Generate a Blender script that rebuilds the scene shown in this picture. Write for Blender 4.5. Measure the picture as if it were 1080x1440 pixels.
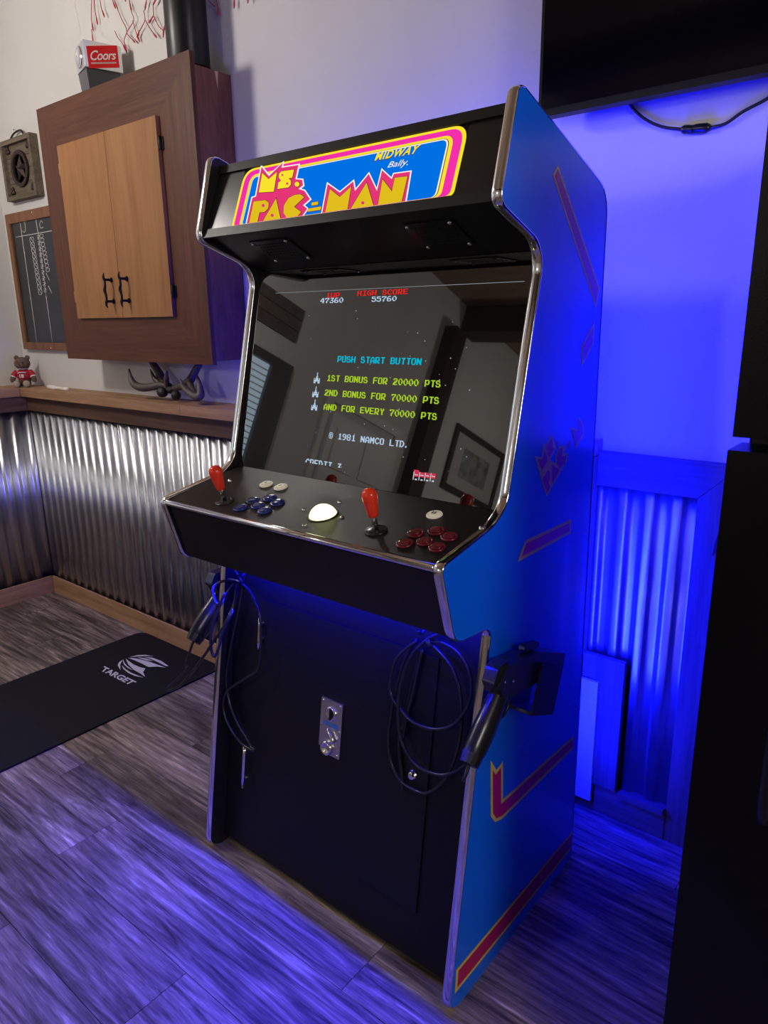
import bpy, bmesh, math, random
from mathutils import Vector, Matrix, noise
random.seed(7)
for o in list(bpy.data.objects): bpy.data.objects.remove(o)
S = bpy.context.scene
COL = S.collection

# ------------------------------------------------------------------ camera
FPX, PITCH, ROLL, YAW, CAMH = 1008.02, 0.265687, -0.0158206, 0.686382, 1.4
_fw = Vector((-math.sin(YAW)*math.cos(PITCH), math.cos(YAW)*math.cos(PITCH), -math.sin(PITCH)))
_r0 = Vector((math.cos(YAW), math.sin(YAW), 0)); _u0 = _r0.cross(_fw)
_r = _r0*math.cos(ROLL) + _u0*math.sin(ROLL); _u = _u0*math.cos(ROLL) - _r0*math.sin(ROLL)
CP = Vector((0, 0, CAMH))
cd = bpy.data.cameras.new('camera'); cam = bpy.data.objects.new('camera', cd); COL.objects.link(cam)
cd.sensor_fit = 'HORIZONTAL'; cd.sensor_width = 36; cd.lens = 36*FPX/1080; cd.clip_start = .02
m3 = Matrix((_r, _u, -_fw)).transposed()
cam.matrix_world = Matrix.Translation(CP) @ m3.to_4x4()
S.camera = cam

# ------------------------------------------------------------------ world, light, exposure
w = bpy.data.worlds.new('world'); S.world = w; w.use_nodes = True
w.node_tree.nodes['Background'].inputs[0].default_value = (.5, .5, .55, 1)
w.node_tree.nodes['Background'].inputs[1].default_value = .05
S.view_settings.view_transform = 'Standard'; S.view_settings.look = 'None'
S.view_settings.gamma = 1; S.view_settings.use_curve_mapping = False
S.view_settings.exposure = 0.0
BLUE = (.002, .004, 1.0)
def area(name, loc, direction, sx, sy, power, color, spread=180):
    d = bpy.data.lights.new(name, 'AREA'); d.shape = 'RECTANGLE'; d.size = sx; d.size_y = sy
    d.energy = power; d.color = color; d.spread = math.radians(spread)
    o = bpy.data.objects.new(name, d); COL.objects.link(o); o.location = loc
    o.rotation_euler = Vector(direction).to_track_quat('-Z', 'Y').to_euler(); return o
# unseen room globes; second added for the screen reflection, third enlarged to soften shadows (the lit globes themselves are built at the end)
LAMPS = [(-2.9, .35, 2.42, 64), (-2.2, -3.6, 2.3, 64), (2.0, .12, 2.0, 100)]   # x, y, z of each globe, watts
GLOBES = [.14, .14, .42]
# blue LED strips on the arcade machine: behind it (both rear edges), under the control panel
def ledlight(loc, d, length, width, p, vertical, spread=180):
    o = area('led_strip_light', loc, d, width if vertical else length, length if vertical else width, p, BLUE, spread); return o
LED_BACK_R = (-.672, 1.552, .86); LED_BACK_L = (-1.413, 1.552, .95)
def orient(o, normal, along):
    n = Vector(normal).normalized(); a = Vector(along).normalized(); x = a.cross(n)
    # local -Z = normal, local Y = along
    m = Matrix((a.cross(-n), a, -n)).transposed(); o.rotation_euler = m.to_euler()
o = area('led_strip_light', LED_BACK_R, (0, 1, 0), .012, 1.3, 42, BLUE); orient(o, (.25, 1, 0), (0, 0, 1))
o = area('led_strip_light', LED_BACK_L, (0, 1, 0), .012, 1.0, 26, BLUE); orient(o, (-.5, 1, 0), (0, 0, 1))
o = area('led_strip_light', (-1.04, 1.527, 1.618), (0, 1, 0), .008, .7, 3.2, BLUE); orient(o, (0, 1, .45), (1, 0, 0))  # extra top strip, added to turn the upper wall bluer
o = area('led_strip_light', (-1.04, .98156, .8483), (0, 0, -1), .00008, .74, 38, BLUE); orient(o, (0, -.15, -1), (1, 0, 0))
o = area('led_strip_light', (-1.04, 1.07, .838), (0, 1, 0), .004, .72, 13.0, BLUE); orient(o, (0, 1, -.3), (1, 0, 0))

def at(px, py, ax, v):
    d = _fw + _r*((px-540)/FPX) + _u*((720-py)/FPX); return CP + d*((v-CP[ax])/d[ax])
def pl(px, py, p, n):
    d = _fw + _r*((px-540)/FPX) + _u*((720-py)/FPX); p = Vector(p); n = Vector(n)
    return CP + d*((p-CP).dot(n)/d.dot(n))

# ------------------------------------------------------------------ materials
MATS = {}
def mat(name, col, rough=.5, metal=0, spec=.5, bump=0, bscale=200, var=0, vscale=8, emis=None, estr=1, coat=0, trans=0):
    if name in MATS: return MATS[name]
    m = bpy.data.materials.new(name); m.use_nodes = True; nt = m.node_tree; b = nt.nodes['Principled BSDF']
    b.inputs['Base Color'].default_value = (*col, 1); b.inputs['Roughness'].default_value = rough
    b.inputs['Metallic'].default_value = metal; b.inputs['Specular IOR Level'].default_value = spec
    b.inputs['Coat Weight'].default_value = coat; b.inputs['Coat Roughness'].default_value = .05
    b.inputs['Transmission Weight'].default_value = trans
    if emis: b.inputs['Emission Color'].default_value = (*emis, 1); b.inputs['Emission Strength'].default_value = estr
    g = nt.nodes.new('ShaderNodeNewGeometry')
    if var:
        n = nt.nodes.new('ShaderNodeTexNoise'); n.inputs['Scale'].default_value = vscale; n.inputs['Detail'].default_value = 5
        nt.links.new(g.outputs['Position'], n.inputs['Vector'])
        h = nt.nodes.new('ShaderNodeHueSaturation'); h.inputs['Color'].default_value = (*col, 1)
        mr = nt.nodes.new('ShaderNodeMapRange'); mr.inputs['From Min'].default_value = .3; mr.inputs['From Max'].default_value = .7
        mr.inputs['To Min'].default_value = 1-var; mr.inputs['To Max'].default_value = 1+var
        nt.links.new(n.outputs['Fac'], mr.inputs['Value']); nt.links.new(mr.outputs[0], h.inputs['Value'])
        nt.links.new(h.outputs[0], b.inputs['Base Color'])
    if bump:
        n = nt.nodes.new('ShaderNodeTexNoise'); n.inputs['Scale'].default_value = bscale; n.inputs['Detail'].default_value = 3
        nt.links.new(g.outputs['Position'], n.inputs['Vector'])
        bp = nt.nodes.new('ShaderNodeBump'); bp.inputs['Strength'].default_value = bump; bp.inputs['Distance'].default_value = .002
        nt.links.new(n.outputs['Fac'], bp.inputs['Height']); nt.links.new(bp.outputs[0], b.inputs['Normal'])
    MATS[name] = m; return m
def wood(name, cols, axis=0, long=1.2, cross=22, rough=.5, distort=1.2, rnd=.25, bump=.25, fine=140, fmix=.3, pos=(.28, .5, .72), blotch=False):
    m = bpy.data.materials.new(name); m.use_nodes = True; nt = m.node_tree; b = nt.nodes['Principled BSDF']
    g = nt.nodes.new('ShaderNodeNewGeometry'); oi = nt.nodes.new('ShaderNodeObjectInfo')
    sc = nt.nodes.new('ShaderNodeVectorMath'); sc.operation = 'SCALE'; sc.inputs[0].default_value = (17, 31, 23)
    nt.links.new(oi.outputs['Random'], sc.inputs['Scale'])
    ad = nt.nodes.new('ShaderNodeVectorMath'); nt.links.new(g.outputs['Position'], ad.inputs[0]); nt.links.new(sc.outputs[0], ad.inputs[1])
    def tex(lo, cr, det, dis):
        mp = nt.nodes.new('ShaderNodeMapping'); s = [cr]*3; s[axis] = lo; mp.inputs['Scale'].default_value = s
        nt.links.new(ad.outputs[0], mp.inputs['Vector'])
        n = nt.nodes.new('ShaderNodeTexNoise'); n.inputs['Scale'].default_value = 1; n.inputs['Detail'].default_value = det
        n.inputs['Distortion'].default_value = dis; n.inputs['Roughness'].default_value = .62
        nt.links.new(mp.outputs[0], n.inputs['Vector']); return n
    a = tex(long, cross, 8, distort); f = tex(long*4, fine, 4, .3)
    mx = nt.nodes.new('ShaderNodeMix'); mx.data_type = 'FLOAT'; mx.inputs[0].default_value = fmix
    nt.links.new(a.outputs['Fac'], mx.inputs[2]); nt.links.new(f.outputs['Fac'], mx.inputs[3])
    r = nt.nodes.new('ShaderNodeValToRGB'); e = r.color_ramp.elements
    e[0].position = pos[0]; e[0].color = (*cols[0], 1); e[1].position = pos[-1]; e[1].color = (*cols[-1], 1)
    for k in range(1, len(cols)-1):
        x = e.new(pos[k]); x.color = (*cols[k], 1)
    nt.links.new(mx.outputs[0], r.inputs['Fac'])
    h = nt.nodes.new('ShaderNodeHueSaturation'); mr = nt.nodes.new('ShaderNodeMapRange')
    mr.inputs['To Min'].default_value = 1-rnd; mr.inputs['To Max'].default_value = 1+rnd
    nt.links.new(oi.outputs['Random'], mr.inputs['Value']); nt.links.new(mr.outputs[0], h.inputs['Value'])
    cout = r.outputs['Color']
    if blotch:   # worn print: cathedral figure, dark smudges and pale scuffs
        def mul(cin, fac_socket, lo, hi, f0, f1):
            k = nt.nodes.new('ShaderNodeMapRange'); k.inputs['From Min'].default_value = f0; k.inputs['From Max'].default_value = f1
            k.inputs['To Min'].default_value = lo; k.inputs['To Max'].default_value = hi; nt.links.new(fac_socket, k.inputs['Value'])
            q = nt.nodes.new('ShaderNodeHueSaturation'); nt.links.new(k.outputs[0], q.inputs['Value']); nt.links.new(cin, q.inputs['Color']); return q.outputs[0]
        wv = nt.nodes.new('ShaderNodeTexWave'); wv.bands_direction = 'Y'; wv.inputs['Scale'].default_value = 1; wv.inputs['Distortion'].default_value = 9
        wv.inputs['Detail'].default_value = 3; wv.inputs['Detail Scale'].default_value = 1.2
        wm = nt.nodes.new('ShaderNodeMapping'); wm.inputs['Scale'].default_value = (2.2, 14, 14); nt.links.new(ad.outputs[0], wm.inputs['Vector']); nt.links.new(wm.outputs[0], wv.inputs['Vector'])
        cout = mul(cout, wv.outputs['Fac'], .78, 1.18, 0, 1)
        cout = mul(cout, tex(2.2, 6, 3, .8).outputs['Fac'], .66, 1.25, .35, .65)
        cout = mul(cout, tex(7, 60, 6, 1.5).outputs['Fac'], 1.0, 1.7, .60, .74)
    nt.links.new(cout, h.inputs['Color']); nt.links.new(h.outputs[0], b.inputs['Base Color'])
    b.inputs['Roughness'].default_value = rough; b.inputs['Specular IOR Level'].default_value = .2
    bp = nt.nodes.new('ShaderNodeBump'); bp.inputs['Strength'].default_value = bump; bp.inputs['Distance'].default_value = .002
    nt.links.new(mx.outputs[0], bp.inputs['Height']); nt.links.new(bp.outputs[0], b.inputs['Normal'])
    return m
def emit(name, col, s=1):
    if name in MATS: return MATS[name]
    m = bpy.data.materials.new(name); m.use_nodes = True; nt = m.node_tree; nt.nodes.remove(nt.nodes['Principled BSDF'])
    e = nt.nodes.new('ShaderNodeEmission'); e.inputs[0].default_value = (*col, 1); e.inputs[1].default_value = s
    nt.links.new(e.outputs[0], nt.nodes['Material Output'].inputs[0]); MATS[name] = m; return m

WALL = mat('wall_paint', (.585, .575, .555), .75, bump=.25, bscale=90, var=.03, vscale=3)
FLOORM = wood('vinyl_plank', [(.042, .031, .025), (.14, .106, .085), (.26, .20, .158), (.54, .44, .35)], 0, 2.6, 26, .5, 1.2, .30, .6, 240, .30, (.36, .46, .56, .68), True)
SLAB = mat('sub_floor', (.03, .025, .02), .9)
SHELFW = wood('shelf_wood', [(.17, .088, .042), (.35, .20, .105), (.46, .28, .16)], 0, 1.5, 26, .55, 1.0, .08)
SHELFWY = wood('shelf_wood_side', [(.17, .088, .042), (.35, .20, .105), (.46, .28, .16)], 1, 1.5, 26, .55, 1.0, .08)
FASCIA = wood('dark_stained_board', [(.035, .018, .012), (.085, .045, .028), (.13, .07, .045)], 0, 1.4, 24, .6, 1.0, .1)
FASCIAY = wood('dark_stained_board_side', [(.035, .018, .012), (.085, .045, .028), (.13, .07, .045)], 1, 1.4, 24, .6, 1.0, .1)
BASEW = wood('baseboard_wood', [(.21, .105, .046), (.43, .245, .125), (.54, .33, .185)], 0, 1.6, 26, .55, 1.0, .06)
BASEWY = wood('baseboard_wood_side', [(.21, .105, .046), (.43, .245, .125), (.54, .33, .185)], 1, 1.6, 26, .55, 1.0, .06)
GREYW = wood('weathered_board', [(.05, .042, .034), (.12, .098, .08), (.17, .145, .12)], 0, 1.6, 28, .65, 1.0, .1)
GREYWZ = wood('weathered_board_upright', [(.05, .042, .034), (.12, .098, .08), (.17, .145, .12)], 2, 1.6, 28, .65, 1.0, .1)
CABX = wood('walnut_board', [(.044, .014, .007), (.088, .031, .015), (.130, .050, .026)], 0, 1.3, 20, .45, 1.8, .08, .12)
CABZ = wood('walnut_board_upright', [(.044, .014, .007), (.088, .031, .015), (.130, .050, .026)], 2, 1.3, 20, .45, 1.8, .08, .12)
CABS = wood('walnut_side', [(.075, .028, .014), (.15, .060, .030), (.20, .085, .045)], 2, 3.5, 16, .42, 2.5, .05, .12)
DOORW = wood('honey_oak_door', [(.18, .078, .025), (.29, .132, .046), (.35, .170, .066)], 2, .9, 11, .42, .8, .03, .1)
FRAMEW = wood('chalkboard_frame', [(.11, .045, .022), (.20, .090, .045), (.26, .125, .065)], 2, 1.5, 22, .45, 1, .1, .12)
STEEL = mat('galvanised_steel', (.60, .62, .65), .33, 1, var=.08, vscale=14, bump=.05, bscale=40)
CHROME = mat('chrome', (.82, .82, .84), .10, 1)
BLACKL = mat('black_laminate', (.007, .007, .008), .38, spec=.3, bump=.12, bscale=900)
BLACKG = mat('black_gloss', (.008, .008, .009), .12)
BLACKP = mat('black_plastic', (.012, .012, .014), .33, bump=.1, bscale=700)
RUBBER = mat('cable_rubber', (.012, .012, .013), .28)
PANELBLUE = mat('side_art_blue', (.003, .155, .88), .22, coat=.2)
GLASS = mat('screen_glass', (.004, .004, .005), .015, spec=1.0, coat=.45); GLASS.node_tree.nodes['Principled BSDF'].inputs['IOR'].default_value = 1.7
def flat(name, c, rough=.3): return mat(name, c, rough)

# ------------------------------------------------------------------ geometry helpers
def link(name, me, m=None, parent=None, smooth=False):
    o = bpy.data.objects.new(name, me); COL.objects.link(o)
    if m and not me.materials: me.materials.append(m)
    if smooth:
        for p in me.polygons: p.use_smooth = True
    if parent is not None:
        o.parent = parent; o.matrix_parent_inverse = Matrix.Translation(-Vector(world_loc(parent)))
    return o
def world_loc(o):
    v = Vector(o.location)
    return v if o.type == 'EMPTY' else Vector((0, 0, 0))
def bm_obj(name, bm, m, parent=None, smooth=False, bev=0, seg=2):
    if bev:
        bmesh.ops.bevel(bm, geom=[e for e in bm.edges if len(e.link_faces) == 2 and e.calc_face_angle(0) > .5], offset=bev, segments=seg, affect='EDGES', profile=.5)
    bmesh.ops.recalc_face_normals(bm, faces=bm.faces)
    me = bpy.data.meshes.new(name); bm.to_mesh(me); bm.free(); return link(name, me, m, parent, smooth)
def addbox(bm, x0, x1, y0, y1, z0, z1):
    v = [bm.verts.new(p) for p in ((x0,y0,z0),(x1,y0,z0),(x1,y1,z0),(x0,y1,z0),(x0,y0,z1),(x1,y0,z1),(x1,y1,z1),(x0,y1,z1))]
    for f in ((0,3,2,1),(4,5,6,7),(0,1,5,4),(1,2,6,5),(2,3,7,6),(3,0,4,7)): bm.faces.new([v[i] for i in f])
def box(name, x0, x1, y0, y1, z0, z1, m, parent=None, bev=0, seg=2):
    bm = bmesh.new(); addbox(bm, x0, x1, y0, y1, z0, z1); return bm_obj(name, bm, m, parent, bev=bev, seg=seg)
def addprism(bm, poly, off):
    a = [bm.verts.new(Vector(p)) for p in poly]; b = [bm.verts.new(Vector(p)+Vector(off)) for p in poly]; n = len(poly)
    bm.faces.new(a); bm.faces.new(b[::-1])
    for i in range(n): bm.faces.new((a[i], b[i], b[(i+1) % n], a[(i+1) % n]))
def prism(name, poly, off, m, parent=None, bev=0, smooth=False):
    bm = bmesh.new(); addprism(bm, poly, off); return bm_obj(name, bm, m, parent, bev=bev, smooth=smooth)
def hexa(name, p8, m, parent=None, bev=0):
    bm = bmesh.new(); v = [bm.verts.new(Vector(p)) for p in p8]
    for f in ((0,3,2,1),(4,5,6,7),(0,1,5,4),(1,2,6,5),(2,3,7,6),(3,0,4,7)): bm.faces.new([v[i] for i in f])
    return bm_obj(name, bm, m, parent, bev=bev)
def frame_of(d):
    d = Vector(d).normalized(); a = Vector((0, 0, 1)) if abs(d.z) < .9 else Vector((1, 0, 0))
    u = d.cross(a).normalized(); return u, d.cross(u).normalized(), d
def addlathe(bm, prof, o, ax, seg=20):
    u, v, d = frame_of(ax); o = Vector(o); rings = []
    for r, h in prof:
        if r < 1e-6: rings.append([bm.verts.new(o+d*h)])
        else: rings.append([bm.verts.new(o+d*h+(u*math.cos(t)+v*math.sin(t))*r) for t in [2*math.pi*k/seg for k in range(seg)]])
    for a, b in zip(rings, rings[1:]):
        if len(a) == 1 and len(b) == 1: continue
        for k in range(seg):
            k2 = (k+1) % seg
            if len(a) == 1: bm.faces.new((a[0], b[k2], b[k]))
            elif len(b) == 1: bm.faces.new((a[k], a[k2], b[0]))
            else: bm.faces.new((a[k], a[k2], b[k2], b[k]))
    if len(rings[0]) > 1: bm.faces.new(rings[0][::-1])
    if len(rings[-1]) > 1: bm.faces.new(rings[-1])
def lathe(name, prof, o, ax, m, parent=None, seg=20, smooth=True):
    bm = bmesh.new(); addlathe(bm, prof, o, ax, seg); ob = bm_obj(name, bm, m, parent)
    if smooth:
        for p in ob.data.polygons: p.use_smooth = len(p.vertices) < 6
    return ob
def catmull(pts, n=6):
    pts = [Vector(p) for p in pts]; P = [pts[0]*2-pts[1]]+pts+[pts[-1]*2-pts[-2]]; out = []
    for i in range(1, len(P)-2):
        for k in range(n):
            t = k/n; a, b, c, d = P[i-1:i+3]
            out.append(.5*((2*b)+(c-a)*t+(2*a-5*b+4*c-d)*t*t+(3*b-a-3*c+d)*t**3))
    return out+[pts[-1]]
def addtube(bm, pts, rad, seg=8, n=6, closed=False):
    c = catmull(pts, n) if n > 1 else [Vector(p) for p in pts]; N = len(c); rr = []
    for i in range(N):
        if isinstance(rad, (list, tuple)):
            f = i/(N-1)*(len(rad)-1); k = min(int(f), len(rad)-2); rr.append(rad[k]+(rad[k+1]-rad[k])*(f-k))
        else: rr.append(rad)
    u = None; rings = []
    for i in range(N):
        t = (c[min(i+1, N-1)]-c[max(i-1, 0)]).normalized()
        if u is None: u = frame_of(t)[0]
        u = (u-t*u.dot(t)).normalized(); v = t.cross(u)
        rings.append([bm.verts.new(c[i]+(u*math.cos(a)+v*math.sin(a))*rr[i]) for a in [2*math.pi*k/seg for k in range(seg)]])
    for a, b in zip(rings, rings[1:]):
        for k in range(seg): bm.faces.new((a[k], a[(k+1) % seg], b[(k+1) % seg], b[k]))
    bm.faces.new(rings[0][::-1]); bm.faces.new(rings[-1])
def tube(name, pts, rad, m, parent=None, seg=8, n=6):
    bm = bmesh.new(); addtube(bm, pts, rad, seg, n); return bm_obj(name, bm, m, parent, smooth=True)
def addball(bm, c, r, sc=(1, 1, 1), rot=None, seg=16):
    mm = Matrix.Translation(Vector(c)) @ (rot.to_4x4() if rot else Matrix()) @ Matrix.Diagonal((r*sc[0], r*sc[1], r*sc[2], 1))
    bmesh.ops.create_uvsphere(bm, u_segments=seg, v_segments=max(8, seg*2//3), radius=1, matrix=mm)
def ball(name, c, r, m, parent=None, sc=(1, 1, 1), rot=None, seg=16):
    bm = bmesh.new(); addball(bm, c, r, sc, rot, seg); return bm_obj(name, bm, m, parent, smooth=True)
def text_mesh(s, bold=0.0, shear=0.0, space=1.0):
    c = bpy.data.curves.new('lettering', 'FONT'); c.body = s; c.offset = bold; c.shear = shear; c.space_character = space; c.size = 1
    c.resolution_u = 3
    o = bpy.data.objects.new('lettering', c); COL.objects.link(o); bpy.context.view_layer.update()
    me = bpy.data.meshes.new_from_object(o.evaluated_get(bpy.context.evaluated_depsgraph_get()))
    bpy.data.objects.remove(o); bpy.data.curves.remove(c); return me
def text_quad(name, s, quad, m, parent, lift, bold=0, shear=0, space=1.0):
    # lettering fitted into a quad (BL, BR, TR, TL), raised a hair by lift
    me = text_mesh(s, bold, shear, space); xs = [v.co.x for v in me.vertices]; ys = [v.co.y for v in me.vertices]
    x0, x1, y0, y1 = min(xs), max(xs), min(ys), max(ys); q = [Vector(p) for p in quad]; lift = Vector(lift)
    for v in me.vertices:
        a = (v.co.x-x0)/(x1-x0); b = (v.co.y-y0)/(y1-y0)
        v.co = (q[0]*(1-a)+q[1]*a)*(1-b)+(q[3]*(1-a)+q[2]*a)*b+lift
    return link(name, me, m, parent)
def round_poly(pts, radii, seg=6):
    out = []; n = len(pts)
    for i in range(n):
        p = Vector(pts[i]); a = Vector(pts[i-1]); b = Vector(pts[(i+1) % n]); r = radii[i] if isinstance(radii, (list, tuple)) else radii
        if r <= 0: out.append(p); continue
        u = (a-p); v = (b-p); r = min(r, u.length*.49, v.length*.49); u.normalize(); v.normalize(); s, e = p+u*r, p+v*r
        for k in range(seg+1):
            t = k/seg; out.append(s*(1-t)**2+p*2*t*(1-t)+e*t*t)
    return out
def thing(name, label, cat, loc=(0, 0, 0), group=None):
    o = bpy.data.objects.new(name, None); COL.objects.link(o); o.location = loc; o.empty_display_size = .05
    return tag(o, label, cat, group)
def tag(o, label, cat, group=None):
    o['label'] = label; o['category'] = cat
    if group: o['group'] = group
    return o
def struct(o): o['kind'] = 'structure'; return o

# ------------------------------------------------------------------ room shell
WY, LX, RX, BY, CZ = 1.79, -3.90, 2.6, -5.2, 3.62
fl = struct(box('floor', LX-.1, RX+.1, BY-.1, WY+.1, -.12, -.0105, SLAB))
struct(box('ceiling', LX-.1, RX+.1, BY-.1, WY+.1, CZ, CZ+.1, wood('ceiling_boards', [(.12, .08, .05), (.20, .14, .09), (.26, .19, .13)], 0, 1, 12)))
wall_back = struct(box('wall_back', LX-.1, RX+.1, WY, WY+.1, -.0104, CZ, WALL))
wall_left = struct(box('wall_left', LX-.1, LX, BY-.1, WY, -.0104, CZ, WALL))
struct(box('wall_rear', LX, RX, BY-.1, BY, -.0104, CZ, WALL))
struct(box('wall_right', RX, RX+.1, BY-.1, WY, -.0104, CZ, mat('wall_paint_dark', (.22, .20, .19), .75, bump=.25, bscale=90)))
# floor planks along x, each its own piece
PW = .182; y = WY-.004; row = 0
pm = bpy.data.meshes.new('plank'); bm = bmesh.new(); addbox(bm, 0, 1, 0, 1, 0, 1); bm.to_mesh(pm); bm.free(); pm.materials.append(FLOORM)
OFFS = [.15, .80, .42, 1.05, .62, .28, .92]
while y > -2.2:
    x = LX+.002-OFFS[row % 7]
    while x < 2.4:
        a = max(x, LX+.002); b = min(x+1.22, RX-.01)
        if b-a > .03:
            o = bpy.data.objects.new('plank', pm); COL.objects.link(o); o.parent = fl
            o.location = (a+.0008, y-PW+.0008, -.0105); o.scale = (b-a-.0016, PW-.0016, .0105)
        x += 1.22
    y -= PW; row += 1
box('rear_flooring', LX+.002, RX-.01, BY+.01, y, -.0105, 0, FLOORM, fl)

# wainscot on the back wall, left section (built out), and its return on the left wall
def corrugated(name, p0, axis, length, z0, z1, parent, sign, amp=.0055, pitch=.068, n=16):
    # wave along x (axis 0, facing -y) or along y (axis 1, facing +x)
    bm = bmesh.new(); N = int(length/pitch*n); top = []; bot = []
    for i in range(N+1):
        s = length*i/N; h = amp*math.cos(2*math.pi*s/pitch); h = amp*math.tanh(2.6*h/amp)
        x, y_ = (p0[0]+s, p0[1]-h) if axis == 0 else (p0[0]+h, p0[1]-s)
        bot.append(bm.verts.new((x, y_, z0))); top.append(bm.verts.new((x, y_, z1)))
    for i in range(N): bm.faces.new((bot[i], bot[i+1], top[i+1], top[i]))
    r = bmesh.ops.extrude_face_region(bm, geom=bm.faces[:]); d = Vector((0, .002, 0)) if axis == 0 else Vector((-.002, 0, 0))
    bmesh.ops.translate(bm, verts=[e for e in r['geom'] if isinstance(e, bmesh.types.BMVert)], vec=d)
    o = bm_obj(name, bm, STEEL, parent, smooth=True); return o
XE = -.726                        # right end of the built-out section, behind the arcade machine
XL = -3.69                        # face of the wainscot on the left wall
def sheets(x0, x1, ymid, z0, z1, parent):
    x = x0
    while x < x1-.01:
        L = min(.816, x1-x); corrugated('corrugated_sheet', (x, ymid-(.0005 if int(x*10) % 2 else 0)), 0, L, z0, z1, parent, 1); x += L
box('wainscot_backing', LX, XE, 1.70, WY-.0005, .0, 1.045, mat('plywood_edge', (.20, .14, .09), .7), wall_back)
sheets(XL, XE, 1.690, .07, .985, wall_back)
struct(box('baseboard_back', XL+.018, XE, 1.670, 1.682, .0, .09, BASEW, bev=.002))
struct(box('trim_1', XL+.01, XE, 1.672, 1.682, .975, 1.0465, FASCIA, bev=.0015))
cap = struct(box('trim_2', -2.35, XE, 1.642, WY-.001, 1.047, 1.086, SHELFW, bev=.003))
struct(box('trim_3', LX+.001, -2.3515, 1.642, WY-.001, 1.047, 1.086, SHELFW, bev=.003))
# left wall return
box('wainscot_backing', LX+.0005, XL-.012, -.1, 1.698, .0, 1.045, MATS['plywood_edge'], wall_left)
yy = 1.682
for k in range(3):
    L = .6; corrugated('corrugated_sheet', (XL, yy), 1, L, .07, .985, wall_left, 1, pitch=.074); yy -= L
struct(box('baseboard_left', XL+.008, XL+.020, -.1, 1.668, .0, .09, BASEWY, bev=.002))
struct(box('trim_4', XL+.008, XL+.018, -.1, 1.670, .975, 1.0465, FASCIAY, bev=.0015))
struct(box('trim_5', LX+.001, XL+.022, -.1, 1.6405, 1.047, 1.086, SHELFWY, bev=.003))
# right section, flush with the wall: weathered boards framing bare corrugated sheet
XR0, XS, XS1 = XE+.001, -.473, -.30
sheets(XR0, XS+.015, 1.778, .09, .985, wall_back)
prism('trim_board', [(XR0, 1.765, .968), (XS, 1.765, .968), (XS1-.085+.0, 1.765, 1.056), (XR0, 1.765, 1.056)], (0, .0245, 0), GREYW, wall_back, bev=.0015)
prism('trim_board', [(XS+.001, 1.765, .0), (XS1+.30, 1.765, .0), (XS1+.30, 1.765, 1.056), (XS1-.084, 1.765, 1.056), (XS+.001, 1.765, .967)], (0, .0245, 0), GREYWZ, wall_back, bev=.0015)
box('trim_board', XR0, XS, 1.762, 1.7895, .0, .098, GREYW, wall_back, bev=.002)
box('ledge_strip', -.60, XS-.002, 1.745, 1.7615, .085, .102, GREYW, wall_back, bev=.002)
# framed vent low on the wall behind the machine
fx0, fx1, fz0, fz1 = -.90, -.608, .102, .497
vf = struct(box('trim_6', fx1-.075, fx1, 1.744, 1.7610, fz0, fz1, GREYWZ, bev=.003))
box('frame_rail', XR0+.002, fx1-.076, 1.744, 1.7610, fz1-.07, fz1, GREYW, vf, bev=.003)
vent = thing('wall_vent', 'white louvred floor vent leaning on boards behind blue machine', 'vent', (-.72, 1.74, .0))
VW = mat('vent_white', (.62, .62, .60), .45)
vx0, vx1, vz0, vz1 = -.79, -.672, .05, .425
bm = bmesh.new(); addbox(bm, vx0, vx1, 1.731, 1.7425, vz0, vz1); bm_obj('back_plate', bm, VW, vent, bev=.002)
for k in range(24):
    z = vz0+.02+k*(vz1-vz0-.04)/23
    hexa('louvre', [(vx0+.012, 1.724, z-.003), (vx1-.045, 1.724, z-.003), (vx1-.045, 1.731, z-.006), (vx0+.012, 1.731, z-.006), (vx0+.012, 1.724, z), (vx1-.045, 1.724, z), (vx1-.045, 1.731, z+.004), (vx0+.012, 1.731, z+.004)], VW, vent)

# ------------------------------------------------------------------ arcade machine
XO, XI, XLI, XLO = -.641, -.660, -1.425, -1.444
arc = thing('arcade_machine', 'upright arcade machine with blue sides, lit marquee and chrome edging', 'arcade machine', (-1.04, 1.25, 0))
prof = [(1.0, 0), (1.548, 0), (1.535, .8), (1.520, 1.640), (1.158, 1.757), (1.142, 1.752), (1.093, 1.578), (1.228, 1.530), (1.250, 1.490), (1.146, 1.056), (1.10, 1.026), (.932, .994), (.976, .840), (1.085, .832), (1.098, .815), (.970, .022)]
rad = [.04, .015, 0, .05, .01, .012, .022, .04, .04, .05, .05, .016, .03, .018, .018, .03]
OUT = round_poly([(0, a, b) for a, b in prof], rad, 6)
cy = sum(p.y for p in OUT)/len(OUT); cz = sum(p.z for p in OUT)/len(OUT)
area2 = sum(OUT[i].y*OUT[(i+1) % len(OUT)].z-OUT[(i+1) % len(OUT)].y*OUT[i].z for i in range(len(OUT)))
SGN = 1 if area2 > 0 else -1
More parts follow.
